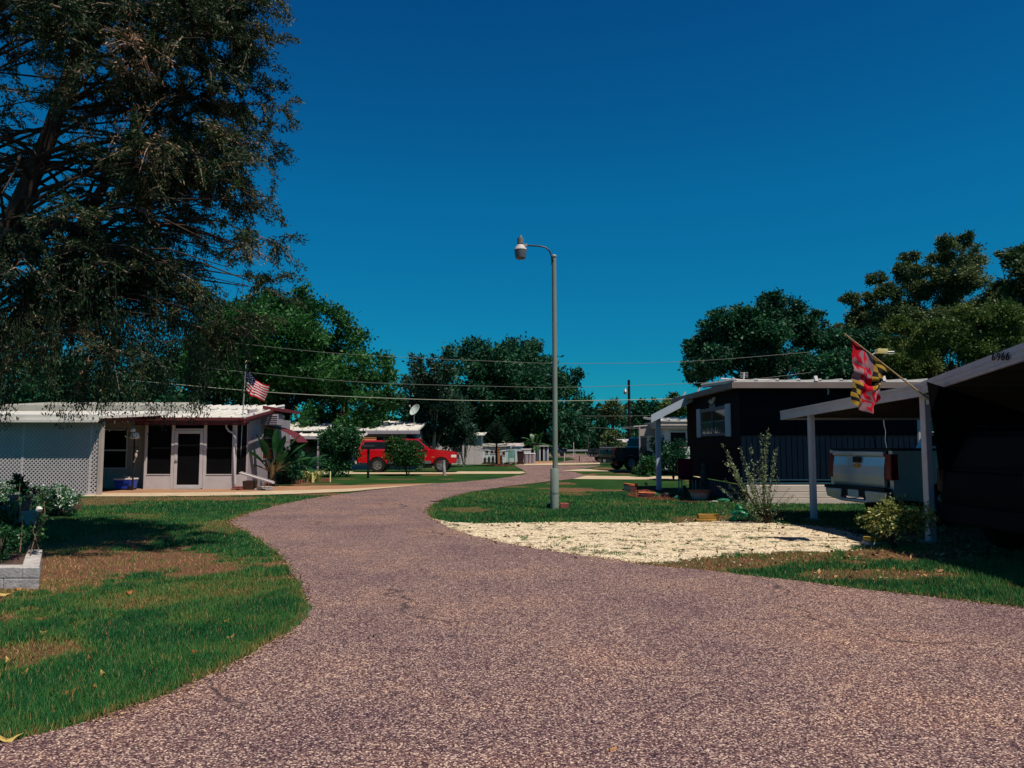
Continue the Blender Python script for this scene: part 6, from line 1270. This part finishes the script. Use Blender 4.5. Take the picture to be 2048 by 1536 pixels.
def frog():   # green turtle-shaped garden box
    b = G(1483, 1042); g = pm('green_plastic', (.008, .24, .09), .4, .1); t = thing('frog_planter', 'green frog shaped planter tub standing on the lawn', 'planter', (b.x, b.y, 0)); r = .20
    m = MB(); m.lathe([(r * .8, .04), (r * 1.0, .10), (r * .95, .16), (r * .7, .22), (r * .6, .225), (r * .8, .14)], (b.x, b.y, 0), 18); m.build('body', g, t, smooth=True)
    m = MB(); m.lathe([(r * .72, .13), (.02, .15)], (b.x, b.y - .02, 0), 16); m.blob((b.x, b.y - r * .45, .12), r * .55, sq=(1.25, .5, .6)); m.build('hollow', M_dark, t)
    m = MB(); m.blob((b.x, b.y + r * .5, .24), .09, sq=(1.1, .9, .8)); m.build('head', g, t, smooth=True)
    for s in (-1, 1): m = MB(); m.blob((b.x + s * r * 1.0, b.y - r * .5, .045), .075, sq=(1.2, 1, .6)); m.build('foot', g, t, smooth=True)
    for s in (-1, 1): m = MB(); m.blob((b.x + s * .05, b.y + r * .4, .31), .03); m.build('eye', g, t, smooth=True)
    m = MB(); m.box(b.x - r * 1.2, b.x + r * 1.3, b.y - .12, b.y + .16, 0, .03); o = m.build('paver', M_redbrick, None, bevel=.01); tag(o, 'thin red paver under the green frog planter', 'paver')
frog()
def blocks():
    b = G(1415, 1042); my = pm('yellow_wood', (.34, .20, .05), .8, .25, 5, bump=.4)
    t = thing('wood_block', 'yellow brown timber offcut lying on the lawn by the gravel', 'timber', (b.x, b.y, 0)); m = MB(); m.beam((b.x - .2, b.y, .10), (b.x + .24, b.y + .02, .10), .14, .09); m.build('upper_board', my, t, bevel=.008); m = MB(); m.beam((b.x - .26, b.y - .04, .025), (b.x + .16, b.y - .03, .025), .16, .05); m.build('lower_board', my, t, bevel=.008)
    b = G(1447, 1006); m = MB(); m.blob((b.x, b.y, .05), .13, sq=(1.5, 1, .6), jit=.15); o = m.build('green_cover', pm('green_cloth', (.01, .13, .06), .6), None); tag(o, 'crumpled green cover on the grass before the clay pots', 'cover')
    m = MB(); m.blob((b.x - .22, b.y - .02, .03), .09, sq=(1.8, 1, .4), jit=.2); o = m.build('pale_stone', M_conc2, None); tag(o, 'flat pale stone left of the crumpled green cover', 'stone')
    b = G(1762, 1092); ml = pm('lichen_stone', (.34, .24, .05), .9, .5, 14, bump=.8, bscale=40)
    for i, (z0, z1, s, lb) in enumerate(((0, .07, 1.0, 'lower yellow stained paving slab by the carport post'), (.075, .13, .92, 'upper yellow stained slab stacked by the carport post'))):
        m = MB(); w_ = .24 * s; m.hexa([(b.x - w_, b.y - .12, z0), (b.x + w_, b.y - .06, z0), (b.x + w_ + .03, b.y + .22, z0), (b.x - w_ + .02, b.y + .18, z0), (b.x - w_, b.y - .12, z1), (b.x + w_, b.y - .06, z1), (b.x + w_ + .03, b.y + .22, z1), (b.x - w_ + .02, b.y + .18, z1)]); o = m.build('paving_slab', ml if i else M_conc2, None, bevel=.01); tag(o, lb, 'paving slab')
    # figure shaped ornaments / chair below the navy nose window
    y = 23.8; t = thing('garden_chair', 'dark folding chair with a maroon cushion under the navy awning', 'chair', (X(1372, y + 1), y + 1, 0)); xx = X(1372, y + 1); yy = y + 1
    m = MB(); m.box(xx - .25, xx + .25, yy - .22, yy + .25, .42, .47); m.build('seat', M_black, t)
    m = MB(); m.box(xx - .25, xx + .25, yy + .22, yy + .27, .47, 1.1); m.build('backrest', pm('maroon_cloth', (.16, .01, .03), .8), t, bevel=.02)
    for sx in (-.23, .23):
        for sy in (-.2, .23): m = MB(); m.box(xx + sx - .018, xx + sx + .018, yy + sy - .018, yy + sy + .018, 0, .42); m.build('leg', M_steel, t)
    y = 23.0; xx = 5.75; t = thing('garden_statue', 'dim small statue on the blue lattice skirt under the window', 'statue', (xx, 22.6, .0)); m = MB(); m.lathe([(.12, .48), (.10, .6), (.13, .72), (.06, .84), (.09, .93), (.05, 1.02), (.01, 1.04)], (xx, 22.6, 0), 10); m.box(xx - .13, xx + .13, 22.47, 22.73, 0, .48); m.build('figure', pm('dark_statue', (.07, .06, .055), .8), t, smooth=True)
blocks()

# ------------------------------------------------------------ left foreground planters
def white_planter():
    t = thing('block_planter', 'white painted block planter at the left edge of the lawn', 'planter', (-6, 9.2, 0)); c = G(75, 1180); xr = c.x + .0; yf = c.y + .02; H = .30
    k = 0
    for zz, off in ((0, 0), (.123, .2)):
        x = xr
        first = True
        while x > -8.2:
            w_ = .40 if not (first and off) else .2; sk = .13 if first else 0; first = False; m = MB(); m.hexa([(x - w_ + .006, yf, zz), (x, yf, zz), (x - sk, yf + .19, zz), (x - w_ + .006, yf + .19, zz), (x - w_ + .006, yf, zz + .118), (x, yf, zz + .118), (x - sk, yf + .19, zz + .118), (x - w_ + .006, yf + .19, zz + .118)]); m.build('block', M_block, t, bevel=.008); x -= w_
        y = yf + .195
        while y < yf + 1.3:
            m = MB(); q0 = (y - yf) * .60; q1 = (y + .39 - yf) * .60; m.hexa([(xr - .20 - q0, y, zz), (xr - .004 - q0, y, zz), (xr - .004 - q1, y + .39, zz), (xr - .20 - q1, y + .39, zz), (xr - .20 - q0, y, zz + .118), (xr - .004 - q0, y, zz + .118), (xr - .004 - q1, y + .39, zz + .118), (xr - .20 - q1, y + .39, zz + .118)]); m.build('block', M_block, t, bevel=.008); y += .40
    m = MB(); m.hexa([(-8.2, yf + .195, 0), (xr - .32, yf + .195, 0), (xr - .95, yf + 1.3, 0), (-8.2, yf + 1.3, 0), (-8.2, yf + .195, .2), (xr - .32, yf + .195, .2), (xr - .95, yf + 1.3, .2), (-8.2, yf + 1.3, .2)]); m.build('soil', pm('leafy_soil', (.09, .06, .05), .95, .5, 14, bump=.9, bscale=40), t)
    b = (xr - 1.0, yf + .7); bush('rose_bush', 'dark leafy rose bush growing in the white block planter', xr - 1.0, yf + .85, 1.15, .42, 2200, .04, L_bush, z0=.2, ncl=16, sig=.24)
    # rose canes reaching up
    t = thing('rose_canes', 'tall thin thorny canes leaning out of the white planter', 'plant', (xr - .3, yf + .6, .24)); m = MB(); VV = []; LL = []; yq = yf + .9
    for pts in ([(60, 1110), (75, 1060), (85, 1010), (92, 975)], [(65, 1105), (80, 1070), (90, 1030), (88, 990)], [(50, 1110), (70, 1075), (95, 1035), (100, 1000)], [(78, 1100), (66, 1060), (80, 1020), (76, 985)], [(40, 1105), (45, 1050), (38, 1000), (40, 965)]):
        P_ = [W(px, py, yq + random.uniform(-.15, .15)) for px, py in pts]; m.tube(P_, [.007, .006, .004, .002], 4)
        for i in range(34):
            f = random.uniform(.25, 1) * 2.99; j = int(f); q = P_[j].lerp(P_[j + 1], f - j); VV.append(leaves(np.array([q]) + rng.normal(0, .03, (1, 3)), unit(rng.normal(size=(1, 3))), [random.uniform(.03, .07)], [random.uniform(.02, .04)])); LL.append(min(1, max(0, random.gauss(.4, .2))))
    m.build('stems', M_twig, t, recalc=False); quadmesh('foliage', np.concatenate(VV), 4, L_oak, np.array(LL), t)
    b = W(78, 1018, yq); m = MB(); m.blob(b, .035, jit=.2); m.build('flower', pm('white_petal', (.75, .74, .66), .7), t, smooth=True)
    # tall garden stake silhouette (dark scroll ornament)
    t = thing('scroll_stake', 'dark metal scroll stake standing before the large clay pot', 'ornament', (*G(40, 1060)[:2], 0)); b = G(38, 1050); d = b.y; m = MB(); m.tube([(b.x, d, 0), (b.x, d, Z(955, d))], .014, 6); m.build('stake', M_black, t); m = MB()
    for s in (-1, 1): m.tube([W(41 + s * 1, 985, d), W(41 + s * 8, 972, d), W(41 + s * 3, 962, d), W(41 + s * 8, 950, d)], .014, 5)
    m.blob(W(41, 960, d), .035); m.blob(W(41, 975, d), .05); m.build('scroll', M_black, t)
white_planter()
def pots_left():
    b = G(48, 1036, .0); d = 14.9; x = X(50, d); t = thing('large_clay_pot', 'large brown clay pot on a grey block left of the white flowers', 'pot', (x, d, .25)); zt = Z(990, d); zb = Z(1021, d)
    m = MB(); m.lathe([(.15, zb), (.185, zt - .06), (.18, zt - .04)], (x, d, 0), 22); m.build('bowl', pm('brown_clay', (.24, .11, .09), .8, .15, 6), t, smooth=True); m = MB(); m.lathe([(.19, zt - .06), (.215, zt - .05), (.215, zt), (.19, zt + .005), (.02, zt - .02)], (x, d, 0), 22); m.build('rim', pm('clay_rim', (.36, .17, .13), .8, .15, 6), t, smooth=True)
    m = MB(); m.box(x - .18, x + .24, d - .16, d + .2, 0, zb); o = m.build('grey_block', M_conc2, None, bevel=.012); tag(o, 'grey concrete block under the large clay pot', 'block')
    bush('potted_plant', 'dark green plant growing out of the large clay pot', x, d, .55, .42, 900, .05, L_bush, z0=zt - .03, ncl=8)
    bush('white_vinca', 'dense bush with small white flowers before the lattice wall', X(115, 16.5), 16.5, 1.3, .76, 6500, .05, L_flower, ncl=22, dpt=1.0)
    bush('white_vinca', 'leafy mound with white blooms at the left edge behind the pot', X(8, 16.8), 16.8, .9, .9, 3400, .05, L_flower, ncl=12)
    blades('strappy_plant', 'tall dark strappy plant at the left photo edge', X(6, 12.5), 12.5, .5, .75, 130, L_bush, dpt=.5)
    # brick edging and low wooden raised edge
    y0 = G(150, 1013).y; t = thing('timber_edging', 'weathered timber edging at the right of the white flowers', 'edging', (X(140, y0), y0, 0)); m = MB(); m.hexa([(X(92, 15.8), 15.5, 0), (X(165, 18), 18.0, 0), (X(168, 18.2), 18.3, 0), (X(88, 16), 15.9, 0), (X(92, 15.8), 15.5, .18), (X(165, 18), 18.0, .18), (X(168, 18.2), 18.3, .18), (X(88, 16), 15.9, .18)]); m.build('beam', pm('old_timber', (.20, .12, .08), .9, .3, 6, bump=.5), t, bevel=.015)
    for i in range(6):
        b = G(-30 + i * 17, 1046 - i * 2.2); m = MB(); m.box(b.x - .13, b.x + .13, b.y - .06, b.y + .06, 0, .09 + .02 * (i % 2)); o = m.build('edging_brick', M_redbrick if i % 2 else M_conc2, None, bevel=.015); tag(o, ['pale edging brick at the far left photo edge', 'second edging brick from the left, reddish', 'third edging brick from the left, pale', 'fourth edging brick from the left, reddish', 'fifth edging brick from the left, pale', 'reddish brick nearest the large clay pot block'][i], 'brick', 'edging bricks by the clay pot')
    bush('low_bush', 'dark low bush below the clay pot at the left', X(12, 12.4), 12.4, 1.0, .42, 2400, .05, L_bush, ncl=14)
pots_left()

# fallen leaves: those one can pick out on the left lawn
def fallen():
    ml = [pm('dry_leaf_a', (.46, .22, .07), .8, .3, 30), pm('dry_leaf_b', (.34, .13, .05), .8, .3, 30), pm('dry_leaf_c', (.50, .36, .12), .8, .3, 30)]
    spots = [((403, 1154), 'curled dry leaf on the bare patch nearest the road bend'), ((78, 1240), 'yellowish dry leaf at the far left of the green strip'), ((88, 1266), 'smaller dry leaf just below the far left one'), ((460, 1275), 'brown curled leaf in the grass near the kerbless road edge'), ((390, 1306), 'upright yellow leaf in the middle of the grass'), ((205, 1348), 'orange leaf in the lower middle grass'), ((188, 1375), 'orange leaf low in the grass left of centre'), ((140, 1385), 'wide orange leaf low in the left grass'), ((18, 1475), 'large tan leaf at the bottom left corner'), ((48, 1345), 'tan leaf beside the lower bare patch'), ((178, 1318), 'small yellow leaf above the lower bare patch'), ((18, 1320), 'dark dry leaf at the left edge of the lower bare patch'), ((452, 1243), 'pale dry leaf right of the middle grass'), ((259, 1186), 'pale leaf on the upper bare patch'), ((8, 1190), 'reddish dry leaf at the foot of the white planter'), ((36, 1180), 'upright reddish leaf against the white planter'), ((742, 1276), 'dark curled twig leaf lying on the asphalt'), ((1970, 1208), 'orange leaf on the right road edge'), ((1225, 1500), 'tiny red leaf on the asphalt at the bottom')]
    for i, ((px, py), lb) in enumerate(spots):
        b = G(px, py, .03 if px < 640 and py < 1500 else .012); s = .032 if i not in (8, 14, 15) else .05
        if i == 18: s = .02
        a = random.uniform(0, PI); m = MB(); c = Vector((b.x, b.y, b.z)); u = Vector((math.cos(a), math.sin(a), random.uniform(-.1, .15))); v = Vector((-math.sin(a), math.cos(a), random.uniform(-.35, .35))); pts = []
        for k in range(10):
            th = 2 * PI * k / 10; rr = s * (1 - .25 * (k % 2)); pts.append(c + u * rr * math.cos(th) * 1.3 + v * rr * math.sin(th) * .6 + Vector((0, 0, .018 * math.cos(2 * th))))
        m.prism(pts, (0, 0, .002)); m.tube([c - u * s * 1.9, c - u * s * .8], .0015, 4)
        o = m.build('fallen_leaf', ml[i % 3] if i != 16 else M_dark, None, recalc=True); tag(o, lb, 'leaf', 'fallen leaves')
    # litter of leaves at the right, beside the carport
    n = 4000; x = rng.uniform(-1.5, 8, n); y = rng.uniform(7, 16, n); px = 1024 + F * x / y; gin = inpoly(x, y, gravel_poly); keep = (~inpoly(x, y, road_poly) & ~gin & (dirtmask(x, y) > .35) & (rng.random(n) < np.clip((px - 1500) / 400, .05, 1))) | (gin & (rng.random(n) < .14)); x, y = x[keep], y[keep]; gin = gin[keep]; n = len(x)
    P_ = np.array([p for p in edge_l + edge_r if p[1] < 30]); k = rng.integers(0, len(P_), 9000); ex = P_[k, 0] + rng.normal(0, .11, 9000); ey = P_[k, 1] + rng.normal(0, .11, 9000); de = np.minimum(distline(ex, ey, edge_l), distline(ex, ey, edge_r)); q_ = (de < .10) & (fbm(ex, ey, 1.5, 91) > .42)
    ex, ey = ex[q_], ey[q_]; V0 = leaves(np.stack([ex, ey, np.full(len(ex), .016)], 1), unit(rng.normal(size=(len(ex), 3)) * np.array([1, 1, .1])), rng.uniform(.012, .04, len(ex)), rng.uniform(.008, .02, len(ex)))
    o = quadmesh('edge_debris', V0, 4, leafmat('edge_debris', [(0, (.05, .03, .02)), (.5, (.22, .12, .06)), (1, (.48, .33, .20))], 0, .9), rng.random(len(ex))); tag(o, 'crumbs of soil and dead grass along the road edges', 'debris', kind='stuff')
    V = leaves(np.stack([x, y, np.full(n, .02)], 1), unit(rng.normal(size=(n, 3)) * np.array([1, 1, .3]) + np.array([0, 0, .2])), rng.uniform(.04, .10, n), rng.uniform(.025, .05, n))
    o = quadmesh('leaf_litter', V, 4, leafmat('litter', [(0, (.07, .03, .02)), (.5, (.28, .14, .06)), (1, (.60, .40, .20))], .1, .8), np.where(gin, rng.random(n) * .35, rng.random(n))); tag(o, 'dry leaves scattered on the dirt beside the carport', 'leaf litter', kind='stuff')
    # loose shell stones
    n = 9000; x = rng.uniform(-1.8, 7.2, n); y = rng.uniform(8.6, 16, n); g = inpoly(x, y, gravel_poly) | ((distline(x, y, gravel_top) < .12) & ~inpoly(x, y, road_poly)); keep = g | ((rng.random(n) < .10) & (dirtmask(x, y) > .3) & ~inpoly(x, y, road_poly)); x, y = x[keep], y[keep]; n = len(x)
    s = rng.uniform(.008, .024, n); V = []
    th = rng.uniform(0, 2 * PI, n)
    for k in range(4):
        a0, a1 = th + k * PI / 2, th + (k + 1) * PI / 2; ap = np.stack([x, y, s * .75], 1); p0 = np.stack([x + s * np.cos(a0), y + s * np.sin(a0), np.full(n, .005)], 1); p1 = np.stack([x + s * np.cos(a1), y + s * np.sin(a1), np.full(n, .005)], 1)
        V.append(np.stack([ap, p0, p1], 1))
    V = np.concatenate(V); lv = np.tile(rng.random(n), 4); o = quadmesh('loose_stones', V, 3, leafmat('shell_stone', [(0, (.30, .23, .14)), (.3, (.66, .55, .38)), (1, (.84, .74, .55))], 0, .9), lv); tag(o, 'loose pale shell stones over the gravel lot', 'gravel', kind='stuff')
fallen()
